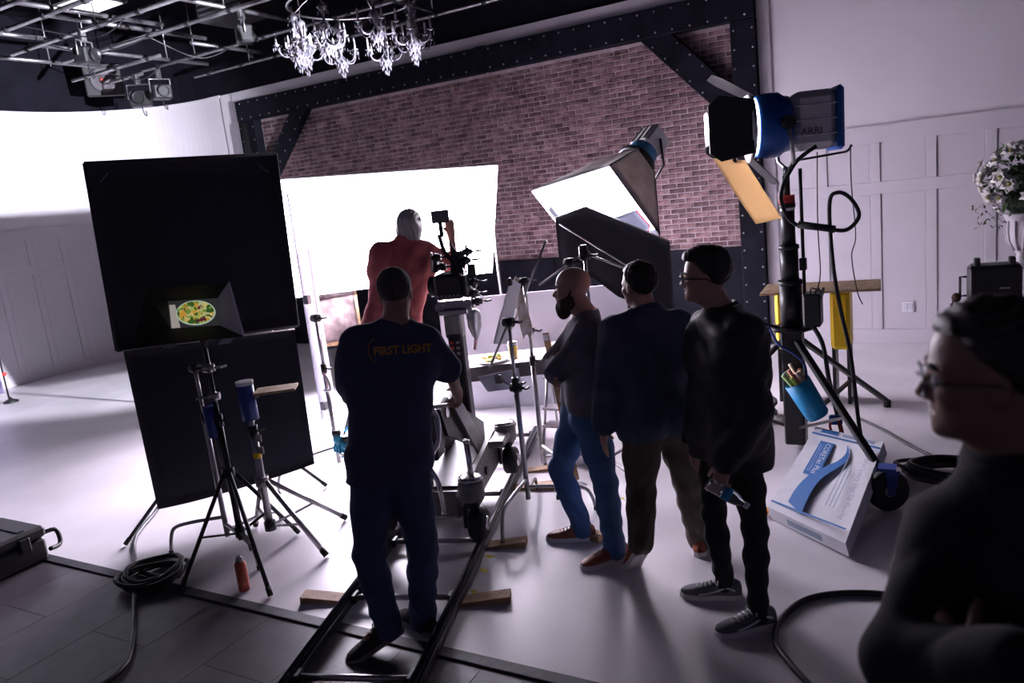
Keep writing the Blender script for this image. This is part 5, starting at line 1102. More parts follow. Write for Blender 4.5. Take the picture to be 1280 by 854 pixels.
def fold(x, y, z, s=0.0):
    rid = lambda q: 1.0 - 2.0 * np.abs(np.sin(q)) ** .8
    return (.9 * rid(7 * x + 9 * y + 5 * z + 2.2 * np.sin(6 * z + s) + 1.4 * np.sin(9 * x - 7 * y)) + .7 * rid(11 * y - 6 * x - 9 * z + 2 * np.sin(5 * x + s)) + .4 * rid(19 * z + 2.5 * np.sin(6 * x + 8 * y + s))) * .55 + .35 * (np.sin(26 * x + 9 * np.sin(5 * z + s) + 11 * y) * .5 + np.sin(19 * y - 8 * z + 5 * np.sin(7 * x + s)) * .4 + np.sin(34 * z + 6 * np.sin(9 * x + 7 * y + s)) * .45)
def fold_leg(x, y, z, s=0.0):
    return np.sin(52 * z + 5 * np.sin(14 * x + s) + 5 * np.sin(13 * y)) * (.35 + .8 * np.exp(-((z - .16) / .10) ** 2) + .5 * np.exp(-((z - .52) / .09) ** 2)) + .5 * np.sin(17 * x + 13 * y + 6 * z + s)

def hand(F_, wr, d, pn, side, curl=.5, spread=.1, sc=1.0, thumb_curl=.3):
    """d: towards the knuckles, pn: palm normal (fingers close towards it), side: towards the thumb"""
    wr = np.asarray(wr, float); d = nrm(d); pn = nrm(np.asarray(pn) - d * (np.asarray(pn) @ d)); side = nrm(np.asarray(side) - d * (np.asarray(side) @ d) - pn * (np.asarray(side) @ pn))
    for x, L in ((.028, .088), (.009, .092), (-.010, .088), (-.027, .080)):
        F_.cone(wr + side * x * .55 * sc, wr + d * L * sc + side * x * sc, .017 * sc, .0135 * sc, .016)
    F_.cone(wr - d * .02, wr + d * .03 * sc, .026 * sc, .024 * sc, .02)
    for k, (x, L, ln) in enumerate(((.030, .088, .074), (.010, .093, .083), (-.011, .089, .076), (-.030, .080, .060))):
        p = wr + d * L * sc + side * x * sc; ang = 0.0; dd = nrm(d + side * x * spread * 30 * .1)
        for j, (fr_, r) in enumerate(((.46, .0098), (.30, .0088), (.24, .0078))):
            ang += curl * (.75 if j == 0 else 1.0) * (1 + .08 * k)
            v = dd * math.cos(ang) + pn * math.sin(ang); q = p + v * ln * fr_ * sc; F_.cone(p, q, r * sc, r * .93 * sc, .006); p = q
    p = wr + d * .022 * sc + side * .026 * sc; v = nrm(d * .65 + side * .75 + pn * .25); q = p + v * .042 * sc; F_.cone(p, q, .0145 * sc, .0115 * sc, .012)
    v2 = nrm(v * (1 - thumb_curl) + d * .5 + pn * thumb_curl); q2 = q + v2 * .032 * sc; F_.cone(q, q2, .0112 * sc, .0095 * sc, .006); F_.cone(q2, q2 + nrm(v2 + pn * .3) * .022 * sc, .0095 * sc, .008 * sc, .005)

def head(F_, c, f, u, sc=1.0, neck=None, fat=1.0):
    f = nrm(f); u = nrm(np.asarray(u) - f * (np.asarray(u) @ f)); s = np.cross(f, u); R = np.stack([f, s, u]); L = lambda a, b, z: c + (f * a + s * b + u * z) * sc
    F_.ell(L(-.012, 0, .034), V(.099, .078, .084) * sc, R, .02); F_.ell(L(.022, 0, -.035), V(.066, .062 * fat, .082) * sc, R, .03); F_.ell(L(.032, 0, -.078), V(.052, .050 * fat, .038) * sc, R, .025)
    for b in (-1, 1):
        F_.cone(L(.074, b * .012, .016), L(.066, b * .048, .013), .013 * sc, .011 * sc, .014); F_.ell(L(.058, b * .044, -.028), V(.024, .02, .018) * sc, R, .018)
        F_.ell(L(.097, b * .030, -.004), V(.016, .017, .011) * sc, R, .012, 'sub'); F_.ell(L(-.008, b * .076, -.014), V(.019, .009, .031) * sc, R, .008); F_.ell(L(-.002, b * .085, -.012), V(.009, .006, .017) * sc, R, .005, 'sub')
        F_.ell(L(.092, b * .013, -.036), V(.010, .009, .008) * sc, R, .008)
    F_.cone(L(.080, 0, .008), L(.104, 0, -.030), .009 * sc, .0115 * sc, .012)
    F_.ell(L(.082, 0, -.058), V(.014, .024, .0065) * sc, R, .008); F_.ell(L(.080, 0, -.070), V(.014, .021, .0075) * sc, R, .008); F_.ell(L(.086, 0, -.0635), V(.008, .022, .0018) * sc, R, .003, 'sub')
    F_.ell(L(.070, 0, -.098), V(.022, .024, .018) * sc, R, .018)
    if neck is not None: F_.cone(L(-.025, 0, -.06), neck, .052 * sc * fat, .061 * sc * fat, .03); F_.cone(L(.0, 0, -.09), neck + f * .005, .036 * sc * fat, .052 * sc * fat, .03)
    return R, L

def shoe(parent, an, toe, sole_m, up_m, lace_m=None, pitch=0.0, stripe=None, high=0.0):
    an = np.asarray(an, float); fw = V(toe[0] - an[0], toe[1] - an[1], 0); fw = nrm(fw); sd = V(-fw[1], fw[0], 0)
    piv = V(an[0], an[1], 0) + fw * .15; cp, sp_ = math.cos(pitch), math.sin(pitch)
    def T(x, y, z):      # heel lifted about the ball of the foot
        xx = x - .15; X = xx * cp + z * sp_; Z = -xx * sp_ + z * cp
        return piv + fw * X + sd * y + V(0, 0, Z)
    st = [(-.085, .012, .062), (-.078, .030, .085), (-.055, .037, .100 + high), (-.02, .038, .105 + high), (.02, .037, .100 + high * .6), (.06, .040, .085), (.10, .045, .070), (.14, .048, .060), (.175, .045, .052), (.205, .034, .044), (.222, .012, .034)]
    mb = MB(); n = 12; Vv = []; Fq = []
    for (x, w_, h_) in st:
        for k in range(n):
            t = math.pi * k / (n - 1); y = w_ * math.copysign(abs(math.cos(t)) ** .75, math.cos(t)); z = .022 + (h_ - .022) * abs(math.sin(t)) ** .8; Vv.append(T(x, y, z))
    for i in range(len(st) - 1):
        for k in range(n - 1): Fq.append((i * n + k, i * n + k + 1, (i + 1) * n + k + 1, (i + 1) * n + k))
        Fq.append((i * n, (i + 1) * n, (i + 1) * n + n - 1, i * n + n - 1))
    Fq += [tuple(range(n)), tuple(reversed([(len(st) - 1) * n + k for k in range(n)]))]
    mb.add(Vv, Fq, True); so = build('shoe', mb, up_m, parent)
    mb = MB(); P = [(x, w_ + .004) for x, w_, h_ in st]; P[0] = (-.09, .010); P[-1] = (.228, .010); top = [T(x, y, .026) for x, y in P] + [T(x, -y, .026) for x, y in reversed(P)]; bot = [T(x, y, .0) for x, y in P] + [T(x, -y, .0) for x, y in reversed(P)]
    k = len(top); mb.add(top + bot, [tuple(range(k)), tuple(reversed(range(k, 2 * k)))] + [(i, i + k, (i + 1) % k + k, (i + 1) % k) for i in range(k)]); build('sole', mb, sole_m, so)
    if lace_m is not None:
        mb = MB()
        for q in range(5):
            x = .045 + .022 * q; z = .096 - .0085 * q; mb.tube([T(x, -.026, z - .010), T(x + .004, 0, z + .002), T(x, .026, z - .010)], .0035, 6); mb.tube([T(x, -.026, z - .010), T(x + .022, .024, z - .016)], .003, 6)
        mb.tube(spline([T(.04, .0, .10), T(.03, .03, .105), T(.035, .05, .085)], 4), .003, 6); mb.tube(spline([T(.04, .0, .10), T(.03, -.03, .105), T(.04, -.05, .08)], 4), .003, 6); build('laces', mb, lace_m, so)
    if stripe is not None:
        for b in (-1, 1):
            mb = MB(); mb.tube(spline([T(-.05, b * .040, .055), T(-.01, b * .042, .070), T(.04, b * .043, .052), (T(.09, b * .047, .038)), T(.13, b * .050, .034)], 5), .005, 6); build('side_stripe', mb, stripe, so)
    return so

def person(label, J, face, up=(0, 0, 1), skin=None, shirt=None, pants=None, sleeve='long', hem=-.05, h=.007, shirt_inf=.014, pant_inf=.014, group=None, head_sc=1.0, fat=1.0, belly=0.0,
           collar=None, hair=None, shoes=None, hands=None, seed=0.0, rolled=False, wr_amp=.0075, zmin=None, open_neck=False, sname='shirt', tname='trousers', pant_r=1.0, pant_to={}):
    J = {k: V(*v) for k, v in J.items()}
    A = np.array(list(J.values())); base = V((J['anL'][0] + J['anR'][0]) / 2, (J['anL'][1] + J['anR'][1]) / 2, min(J['anL'][2], J['anR'][2]) - .09)
    t = thing('person', label, 'person', base, group)
    lo = A.min(0) - .24; hi = A.max(0) + V(.24, .24, .22); lo[2] = max(lo[2], base[2] - .01)
    nk, pel = J['neck'], J['pel']; spn = nk - pel; shm = (J['shL'] + J['shR']) / 2; acr = nrm(J['shR'] - J['shL']); fwd = nrm(np.cross(spn, acr)); fwd = -fwd if fwd @ np.asarray(face) < -.9 else fwd
    fwd = nrm(np.cross(nrm(spn), acr)) * (1 if True else 1)
    def torso(F_, inf, amp=1.0):
        for sd in ('L', 'R'):
            sh, hp = J['sh' + sd], J['hip' + sd]; other = J['sh' + ('R' if sd == 'L' else 'L')]
            inner = sh * .70 + shm * .30; wst = (hp * .45 + inner * .55) * .82 + ((pel * .45 + shm * .55)) * .18
            F_.cone(inner - spn * .16, wst, (.105 + inf) * amp, (.100 + inf) * amp, .05); F_.cone(wst, hp + nrm(spn) * .06, (.100 + inf) * amp, (.112 + inf) * amp, .05)
            F_.cone(inner - spn * .03, inner - spn * .2, (.072 + inf) * amp, (.10 + inf) * amp, .05)
            F_.cone(nk - spn * .01, sh * .86 + shm * .14 - spn * .01, .050 + inf, .050 + inf, .05)
        F_.cone(shm - spn * .12, pel + spn * .1, .105 + inf, .10 + inf + belly, .06)
    def arm(F_, sd, inf, to='wrist'):
        sh, el, wr = J['sh' + sd], J['el' + sd], J['wr' + sd]
        if to == 'short':
            m_ = sh + (el - sh) * .80; F_.cone(sh, m_, .063 + inf, .058 + inf * 1.4, .04); return
        F_.cone(sh, el, .058 + inf, .044 + inf, .04)
        e_ = wr if to == 'wrist' else el + (wr - el) * to
        F_.cone(el, e_, .043 + inf, (.030 if to == 'wrist' else .036) + inf, .02)
    def leg(F_, sd, inf, to=1.0, mult=1.0):
        hp, kn, an = J['hip' + sd], J['kn' + sd], J['an' + sd]
        F_.cone(hp, hp + (kn - hp) * .5, (.088 + inf) * mult, (.074 + inf) * mult, .04); F_.cone(hp + (kn - hp) * .5, kn, (.074 + inf) * mult, (.055 + inf) * mult, .03)
        calf = kn + (an - kn) * .35; e_ = kn + (an - kn) * to
        F_.cone(kn, calf, (.055 + inf) * mult, (.054 + inf) * mult, .03); F_.cone(calf, e_, (.054 + inf) * mult, (.036 + max(inf, 0) * 1.9 + min(inf, 0)) * mult, .03)
    # --- the body itself, one continuous surface
    F_ = Field(lo, hi, h); torso(F_, -.008)
    for sd in 'LR':
        arm(F_, sd, -.006); leg(F_, sd, -.008)
        an = J['an' + sd]; to = J['toe' + sd]; F_.cone(an - V(0, 0, .02), an + nrm(V(to[0] - an[0], to[1] - an[1], 0)) * .11 - V(0, 0, .05), .030, .022, .02)
    for k_, hd in (hands or {}).items(): hand(F_, J['wr' + k_], *hd[:3], **hd[3])
    R, L = head(F_, J['head'], face, up, head_sc, J['neck'], fat)
    body = fmesh('body', F_, skin, t, 1)
    # --- shirt
    F_ = Field(V(lo[0], lo[1], pel[2] + hem - .1), V(hi[0], hi[1], nk[2] + .16), h); torso(F_, shirt_inf)
    for sd in 'LR':
        if sleeve == 'short': arm(F_, sd, shirt_inf, 'short')
        elif rolled: arm(F_, sd, shirt_inf, rolled)
        else: arm(F_, sd, shirt_inf, .93)
    if hem < 0:
        for sd in 'LR': F_.cone(J['hip' + sd] + nrm(spn) * .05, J['hip' + sd] - nrm(spn) * (.14 - hem), .115 + shirt_inf, .115 + shirt_inf, .04)
    F_.wrinkle(wr_amp, lambda x, y, z: fold(x, y, z, seed))
    F_.cone(nk + nrm(spn) * .0, J['head'], .064 * fat, .060 * fat, .01, 'sub') if not open_neck else F_.cone(nk - spn * .06 + fwd * .06, J['head'], .062 * fat, .062 * fat, .01, 'sub')
    F_.plane(nk + nrm(spn) * .045, nrm(spn)); F_.plane(pel + nrm(spn) * hem, -nrm(spn) * .6 - V(0, 0, .4))
    so = fmesh(sname, F_, shirt, t, 1)
    if collar is not None:
        mb = MB(); u_, v_, a_ = frame_from(nrm(J['head'] - nk) * .6 + nrm(spn) * .4)
        ring = [nk + a_ * .005 + (u_ * math.cos(q) + v_ * math.sin(q)) * .074 * fat for q in np.linspace(0, 2 * math.pi, 24, endpoint=False)]
        mb.tube([p + a_ * .01 for p in ring], .017, 8, closed=True); mb.tube([p + a_ * .028 - (p - nk) * .05 for p in ring], .012, 8, closed=True); build('collar', mb, collar, so)
    # --- trousers
    F_ = Field(V(lo[0], lo[1], lo[2]), V(hi[0], hi[1], pel[2] + .2), h)
    for sd in 'LR': leg(F_, sd, pant_inf, pant_to.get(sd, 1.08), pant_r); F_.cone(J['hip' + sd], J['hip' + sd] + nrm(spn) * .10, .105 + pant_inf * .5, .10, .04)
    F_.cone(J['hipL'], J['hipR'], .10, .10, .04)
    zb = base[2]
    F_.wrinkle(.0042, lambda x, y, z: fold_leg(x, y, z - zb, seed)); F_.plane(pel + nrm(spn) * .13, nrm(spn))
    tr = fmesh(tname, F_, pants, t, 1)
    if shoes: 
        for sd in 'LR': shoe(t, J['an' + sd] * V(1, 1, 0) + V(0, 0, 0), J['toe' + sd], **{**shoes, **shoes.get('_' + sd, {})} if False else dict({k: v for k, v in shoes.items() if not k.startswith('_')}, **shoes.get('_' + sd, {})))
    return t, body, so, tr, R, L

def hair_mesh(t, L, R, c, m, sc=1.0, kind='short', h=.005, seed=1.0):
    f, s, u = R; F_ = Field(c - .17, c + .17, h)
    if kind in ('short', 'crop', 'quiff'):
        g = {'crop': .006, 'short': .013, 'quiff': .015}[kind]
        F_.ell(L(-.014, 0, .036), (V(.099, .078, .084) + g) * sc, R, .01)
        if kind == 'quiff': F_.ell(L(.035, 0, .095), V(.06, .06, .035) * sc, R, .03); F_.ell(L(-.03, 0, .10), V(.07, .065, .03) * sc, R, .03)
        F_.plane(L(.0, 0, -.055), -u)                                   # nape
        amp = {'crop': .001, 'short': .0035, 'quiff': .004}[kind]
        F_.wrinkle(amp, lambda x, y, z: np.sin(95 * x + 40 * y + 20 * np.sin(18 * z + seed)) * .5 + np.sin(120 * y - 50 * z + 14 * np.sin(25 * x)) * .5)
        g_ = F_.grid(); a = (g_[0] - c[0]) * f[0] + (g_[1] - c[1]) * f[1] + (g_[2] - c[2]) * f[2]; b = (g_[0] - c[0]) * u[0] + (g_[1] - c[1]) * u[1] + (g_[2] - c[2]) * u[2]
        # hairline: high on the forehead, running down in front of the ears to the nape
        hl = {'crop': .072, 'short': .078, 'quiff': .074}[kind] * sc
        line = np.where(b > .0, -.014 * sc + b * .85, -.014 * sc + b * .45)
        line = np.where(b > hl, line + (b - hl) * 9, line)
        F_.D = F_.D + (np.clip(1 - (line - a) / .035, 0, 1) ** 2 * (g + .003)).astype(np.float32)
        F_.D = np.maximum(F_.D, (a - line).astype(np.float32) * .55)
    elif kind == 'long':
        F_.ell(L(-.014, 0, .036), (V(.099, .078, .084) + .018) * sc, R, .01); F_.ell(L(-.045, 0, -.045), V(.06, .088, .075) * sc, R, .04)
        for b in (-1, 1): F_.ell(L(.0, b * .07, -.04), V(.05, .025, .07) * sc, R, .03)
        ax = s
        F_.wrinkle(.0035, lambda x, y, z: np.sin(210 * (x * ax[0] + y * ax[1]) + 2.5 * np.sin(22 * z)) + .6 * np.sin(330 * (x * ax[0] + y * ax[1]) + 3 * np.sin(31 * z + 1)))
        g_ = F_.grid(); a = (g_[0] - c[0]) * f[0] + (g_[1] - c[1]) * f[1] + (g_[2] - c[2]) * f[2]; b = (g_[0] - c[0]) * u[0] + (g_[1] - c[1]) * u[1] + (g_[2] - c[2]) * u[2]
        F_.D = np.maximum(F_.D, (a - np.where(b > .07, .2, .03)).astype(np.float32) * .7)
    return fmesh('hair', F_, m, t, 1)
def beard_mesh(t, L, R, c, m, sc=1.0, size=1.0, h=.005):
    f, s, u = R; F_ = Field(L(.03, 0, -.08) - .14, L(.03, 0, -.08) + .14, h); g = .006 * size
    F_.ell(L(.022, 0, -.076), (V(.062, .060, .046) + g) * sc, R, .02); F_.ell(L(.060, 0, -.108), V(.032, .036, .028) * sc * (.7 + .5 * size), R, .03)
    if size > .9: F_.ell(L(.058, 0, -.135), V(.036, .036, .038) * sc, R, .03)
    for b in (-1, 1): F_.cone(L(-.002, b * .072, .0), L(.015, b * .064, -.06), .009, .017, .02); F_.cone(L(.020, b * .060, -.06), L(.05, b * .040, -.10), .018, .024, .02); F_.cone(L(.05, b * .05, -.062), L(.02, b * .055, -.075), .012, .014, .02); F_.cone(L(.088, b * .004, -.050), L(.074, b * .030, -.068), .008, .008, .01)
    F_.ell(L(.088, 0, -.065), V(.02, .02, .010) * sc, R, .008, 'sub')
    F_.wrinkle(.0025, lambda x, y, z: np.sin(140 * x + 60 * z + 10 * np.sin(30 * y)) * .5 + np.sin(150 * y - 70 * z) * .5)
    return fmesh('beard', F_, m, t, 1)
def eyes(t, L, R, sc=1.0):
    for b in (-1, 1):
        mb = MB(); mb.sph(L(.077, b * .031, -.004), .0125 * sc, 12, 9); e = build('eye', mb, mat('eye white', (.6, .58, .56), .25), t)
        mb = MB(); mb.sph(L(.084, b * .031, -.004), .0068 * sc, 10, 7); build('iris', mb, mat('dark iris', (.05, .03, .02), .2), e)
        mb = MB(); mb.tube([L(.090, b * .012, .017), L(.088, b * .03, .024), L(.076, b * .05, .016)], [.004, .005, .0025], 6); build('eyebrow', mb, mat('dark brow hair', (.025, .018, .014), .8), t)
def glasses(t, L, m, sc=1.0, rim=.0028, lens_m=None, w=.025, hgt=.019):
    g = thing_part = None; mb = MB()
    for b in (-1, 1):
        pts = [L(.104 - .006 * abs(math.cos(q)), b * .033 + w * math.copysign(abs(math.cos(q)) ** .7, math.cos(q)), -.006 + hgt * math.copysign(abs(math.sin(q)) ** .7, math.sin(q))) for q in np.linspace(0, 2 * math.pi, 24, endpoint=False)]
        mb.tube(pts, rim * sc, 6, closed=True); mb.tube([L(.098, b * (.033 + w), .002), L(.05, b * .080, .0), L(-.01, b * .083, -.004), L(-.025, b * .080, -.016)], rim * .9 * sc, 6)
    mb.tube([L(.104, -.010, .002), L(.109, 0, .006), L(.104, .010, .002)], rim * sc, 6); g = build('glasses', mb, m, t)
    for b in (-1, 1):
        mb = MB(); mb.slab([L(.101, b * .033 + w * .93 * math.cos(q), -.006 + hgt * .93 * math.sin(q)) for q in np.linspace(0, 2 * math.pi, 20, endpoint=False)], .0015); build('lens', mb, mat('spectacle lens', (.9, .9, .95), .05, trans=.95), g)
    return g

SK = mat('fair skin', (.50, .29, .22), .5, var=.12, vscale=9, bump=.05, bscale=140); SKt = mat('tanned skin', (.40, .22, .165), .5, var=.12, vscale=9, bump=.05, bscale=140)
for m_ in (SK, SKt): m_.node_tree.nodes['Principled BSDF'].inputs['Subsurface Weight'].default_value = .06; m_.node_tree.nodes['Principled BSDF'].inputs['Subsurface Radius'].default_value = (.01, .004, .002)
SK_shade = mat('shaded tanned skin', (.21, .11, .085), .55, var=.12, vscale=9, bump=.05, bscale=140)  # tanned skin darkened: the near man's shade is put into the colour
C_navy = mat('navy cotton', (.055, .064, .13), .9, bump=.12, bscale=260); C_jean = mat('dark indigo denim', (.045, .066, .14), .88, var=.3, vscale=7, bump=.2, bscale=300); C_jeanb = mat('blue denim jeans', (.06, .14, .31), .88, var=.3, vscale=6, bump=.2, bscale=300)
C_grey = mat('charcoal knit', (.17, .165, .20), .95, var=.15, vscale=16, bump=.25, bscale=220); C_den = mat('blue chambray shirt', (.06, .08, .14), .72, var=.25, vscale=9, bump=.15, bscale=300); C_olive = mat('olive brown trousers', (.10, .078, .06), .9, var=.2, vscale=8, bump=.15, bscale=250)
C_blk = mat('black jacket cotton', (.012, .012, .015), .6, bump=.2, bscale=160); C_blkp = mat('black jeans', (.008, .008, .010), .85, bump=.15, bscale=250); C_red = mat('faded red knit', (.60, .15, .15), .92, var=.15, vscale=9, bump=.2, bscale=220); C_dnavy = mat('dark navy fleece', (.006, .006, .011), .95, bump=.2, bscale=180)
H_dark = mat('dark brown hair', (.018, .013, .011), .6, bump=.3, bscale=200); H_grey = mat('silver grey hair', (.46, .44, .45), .55, bump=.4, bscale=150); H_stub = mat('cropped grey brown hair', (.07, .06, .06), .85, bump=.5, bscale=400); H_brown = mat('dark auburn beard hair', (.035, .019, .014), .75, bump=.4, bscale=220)
S_white = mat('off white sole', (.72, .69, .67), .7); S_dk = mat('grey sole', (.22, .2, .2), .7); S_brown = mat('red brown leather', (.28, .08, .045), .4, var=.3, vscale=14); S_rust = mat('rust suede', (.38, .10, .05), .8, var=.2, vscale=12); S_sneak = mat('dark grey canvas', (.13, .13, .145), .85); S_black = mat('black shoe mesh', (.014, .013, .015), .75); S_lace = mat('white laces', (.8, .8, .8), .8)

# 1 --- dolly grip, seen from behind, one hand on the dolly
n_ = nrm((-.665, .746, 0)); rv = V(n_[1], -n_[0], 0)
J1 = dict(head=(-2.289, 2.912, 1.745), neck=(-2.278, 2.868, 1.60), shL=(-2.415, 2.718, 1.535), shR=(-2.175, 2.950, 1.495), elL=(-2.50, 2.72, 1.27), wrL=(-2.55, 2.93, 1.14), elR=(-2.125, 3.06, 1.30), wrR=(-2.225, 3.235, 1.155), pel=(-2.318, 2.725, .96), hipL=(-2.378, 2.668, .93), hipR=(-2.27, 2.785, .905), knL=(-2.43, 2.60, .50), knR=(-2.243, 2.79, .48), anL=(-2.395, 2.605, .12), anR=(-2.31, 2.80, .09), toeL=(-2.52, 2.46, 0), toeR=(-2.50, 2.86, 0))
J1['anL'] = (-2.395, 2.62, .13)
p1, b1, s1, t1, R1, L1 = person('man in navy lettered T-shirt and jeans pushing the camera dolly', J1, n_ + rv * .12, skin=SKt, shirt=C_navy, pants=C_jean, sleeve='short', hem=-.10, pant_r=1.08, shirt_inf=.010,
    shoes=dict(sole_m=S_dk, up_m=S_black, lace_m=S_black, _L=dict(pitch=.30)), fat=1.08, seed=.7,
    hands=dict(R=(V(-.35, .55, -.6), V(-.7, -.5, -.3), V(-.6, .5, .5), dict(curl=.75)), L=(V(-.2, .9, -.3), V(.8, .2, -.5), V(.2, .3, .9), dict(curl=.5))))
hair_mesh(p1, L1, R1, V(*J1['head']), H_stub, kind='crop')
# lettering across the back of the T-shirt
_dep = bpy.context.evaluated_depsgraph_get(); bpy.context.view_layer.update()
from mathutils.bvhtree import BVHTree
_bv = BVHTree.FromPolygons([tuple(np.array(v.co) + ORG[p1.name]) for v in s1.data.vertices], [tuple(p.vertices) for p in s1.data.polygons])
ctr = V(-2.222, 2.79, 1.492); tu = nrm(V(.745, .667, -.105)); tv = nrm(V(.1, .07, 1)); vd = n_
def wrap(x, y, o=ctr):
    p = o + tu * x + tv * y - vd * .5; hit = _bv.ray_cast(Vector(p), Vector(vd), 1.0)
    return (np.array(hit[0]) - vd * .003) if hit[0] is not None else p + vd * .35
M_gold = mat('gold print ink', (.55, .27, .06), .7)
mb = text_mb('FIRST LIGHT', None, (1, 0, 0), (0, 1, 0), .037, bold=.05, warp=lambda x, y: wrap(x + .02, y)); build('printed_lettering', mb, M_gold, s1)
mb = text_mb('STUDIO', None, (1, 0, 0), (0, 1, 0), .016, warp=lambda x, y: wrap(x + .13, y - .05), spacing=1.6); mb2 = MB()
P_ = [wrap(-.138 + .045 * (1 - math.cos(q)) * 1.0, .004 + .055 * math.sin(q)) for q in np.linspace(-1.25, 1.25, 18)]; mb2.tube(P_, .0022, 6); build('printed_arc', mb2, M_gold, s1)

# 2 --- bearded man, arms crossed, facing left
n_ = nrm((-.433, .901, 0)); rv = V(n_[1], -n_[0], 0)
J2 = dict(head=(-1.800, 3.876, 1.590), neck=(-1.735, 3.905, 1.425), shL=(-1.665, 3.765, 1.355), shR=(-1.835, 4.06, 1.325), elL=(-1.845, 3.665, 1.150), wrL=(-1.965, 3.885, 1.150), elR=(-2.02, 3.98, 1.130), wrR=(-1.895, 3.73, 1.125), pel=(-1.785, 3.88, .875), hipL=(-1.725, 3.80, .855), hipR=(-1.855, 3.955, .845), knL=(-1.668, 3.80, .46), knR=(-2.02, 3.93, .47), anL=(-1.645, 3.79, .09), anR=(-1.935, 3.975, .09), toeL=(-1.80, 3.60, 0), toeR=(-2.16, 3.90, 0))
p2, b2, s2_, t2, R2, L2 = person('bald bearded man in grey long-sleeve shirt with crossed arms', J2, -rv * 1.0 + n_ * .10, up=(.08, .05, 1), skin=SK, shirt=C_grey, pants=C_jeanb, hem=.02, rolled=.80, seed=2.1,
    shoes=dict(sole_m=S_white, up_m=S_brown, lace_m=S_dk), hands=dict(L=(V(-.1, .9, .1), V(.9, .1, .1), V(0, .1, .9), dict(curl=.25)), R=(V(.35, -.75, -.1), V(.8, .3, .1), V(0, 0, .9), dict(curl=.3))), open_neck=False)
beard_mesh(p2, L2, R2, V(*J2['head']), H_brown, 1.0, 1.0); eyes(p2, L2, R2)

# 3 --- man in chambray shirt, walking away, seen from behind
n_ = nrm((-.33, .944, 0)); rv = V(n_[1], -n_[0], 0)
J3 = dict(head=(-1.390, 3.835, 1.600), neck=(-1.345, 3.795, 1.455), shL=(-1.475, 3.665, 1.385), shR=(-1.225, 3.935, 1.345), elL=(-1.520, 3.600, 1.095), wrL=(-1.555, 3.585, .885), elR=(-1.12, 3.99, 1.08), wrR=(-1.16, 4.10, .86), pel=(-1.322, 3.803, .875), hipL=(-1.395, 3.735, .855), hipR=(-1.262, 3.875, .835), knL=(-1.430, 3.735, .47), knR=(-1.235, 3.955, .45), anL=(-1.41, 3.595, .215), anR=(-1.215, 4.03, .09), toeL=(-1.56, 3.76, 0), toeR=(-1.30, 4.30, 0))
p3, b3, s3, t3, R3, L3 = person('man in blue chambray shirt and olive trousers walking away', J3, n_ * .75 - rv * .66, skin=SK, shirt=C_den, pants=C_olive, hem=-.08, shirt_inf=.024, seed=3.4, collar=C_den, pant_to=dict(L=.95), pant_r=1.12,
    shoes=dict(sole_m=S_white, up_m=S_rust, _L=dict(pitch=.78)), hands=dict(L=(V(-.05, -.05, -1), V(.9, .2, 0), V(-.3, .9, 0), dict(curl=.15)), R=(V(0, .2, -1), V(-.8, .2, 0), V(.3, .9, 0), dict(curl=.4))), wr_amp=.013)
hair_mesh(p3, L3, R3, V(*J3['head']), H_dark, kind='short')

# 4 --- man in black with glasses and a water bottle
n_ = nrm((-.263, .965, 0)); rv = V(n_[1], -n_[0], 0)
J4 = dict(head=(-.932, 3.452, 1.685), neck=(-.866, 3.470, 1.505), shL=(-.745, 3.335, 1.430), shR=(-.985, 3.64, 1.395), elL=(-.700, 3.30, 1.085), wrL=(-.835, 3.24, .855), elR=(-1.03, 3.70, 1.05), wrR=(-1.10, 3.66, .80), pel=(-.868, 3.47, .90), hipL=(-.800, 3.395, .88), hipR=(-.938, 3.545, .865), knL=(-.748, 3.385, .49), knR=(-.985, 3.55, .48), anL=(-.748, 3.36, .09), anR=(-.960, 3.575, .09), toeL=(-.92, 3.22, 0), toeR=(-1.18, 3.52, 0))
p4, b4, s4, t4, R4, L4 = person('man with glasses in black jacket holding a water bottle', J4, -rv * 1.0 + n_ * .02, up=(.05, 0, 1), skin=SK, shirt=C_blk, pants=C_blkp, hem=-.10, shirt_inf=.024, seed=4.9, collar=C_blk, sname='jacket', wr_amp=.014, pant_inf=.006, pant_r=.94,
    shoes=dict(sole_m=S_white, up_m=S_sneak, lace_m=S_lace, stripe=S_lace), hands=dict(L=(V(-.25, -.15, -.8), V(.3, .75, .1), V(-.6, -.2, .2), dict(curl=.8)), R=(V(0, 0, -1), V(.9, -.1, 0), V(-.2, -.9, 0), dict(curl=.4))))
hair_mesh(p4, L4, R4, V(*J4['head']), H_dark, kind='quiff'); eyes(p4, L4, R4); glasses(p4, L4, M_blackp, rim=.0036)
bottle('half-empty water bottle held low by the man in black', V(-.905, 3.19, .785), nrm(V(.80, .1, -.50)), 1.0)

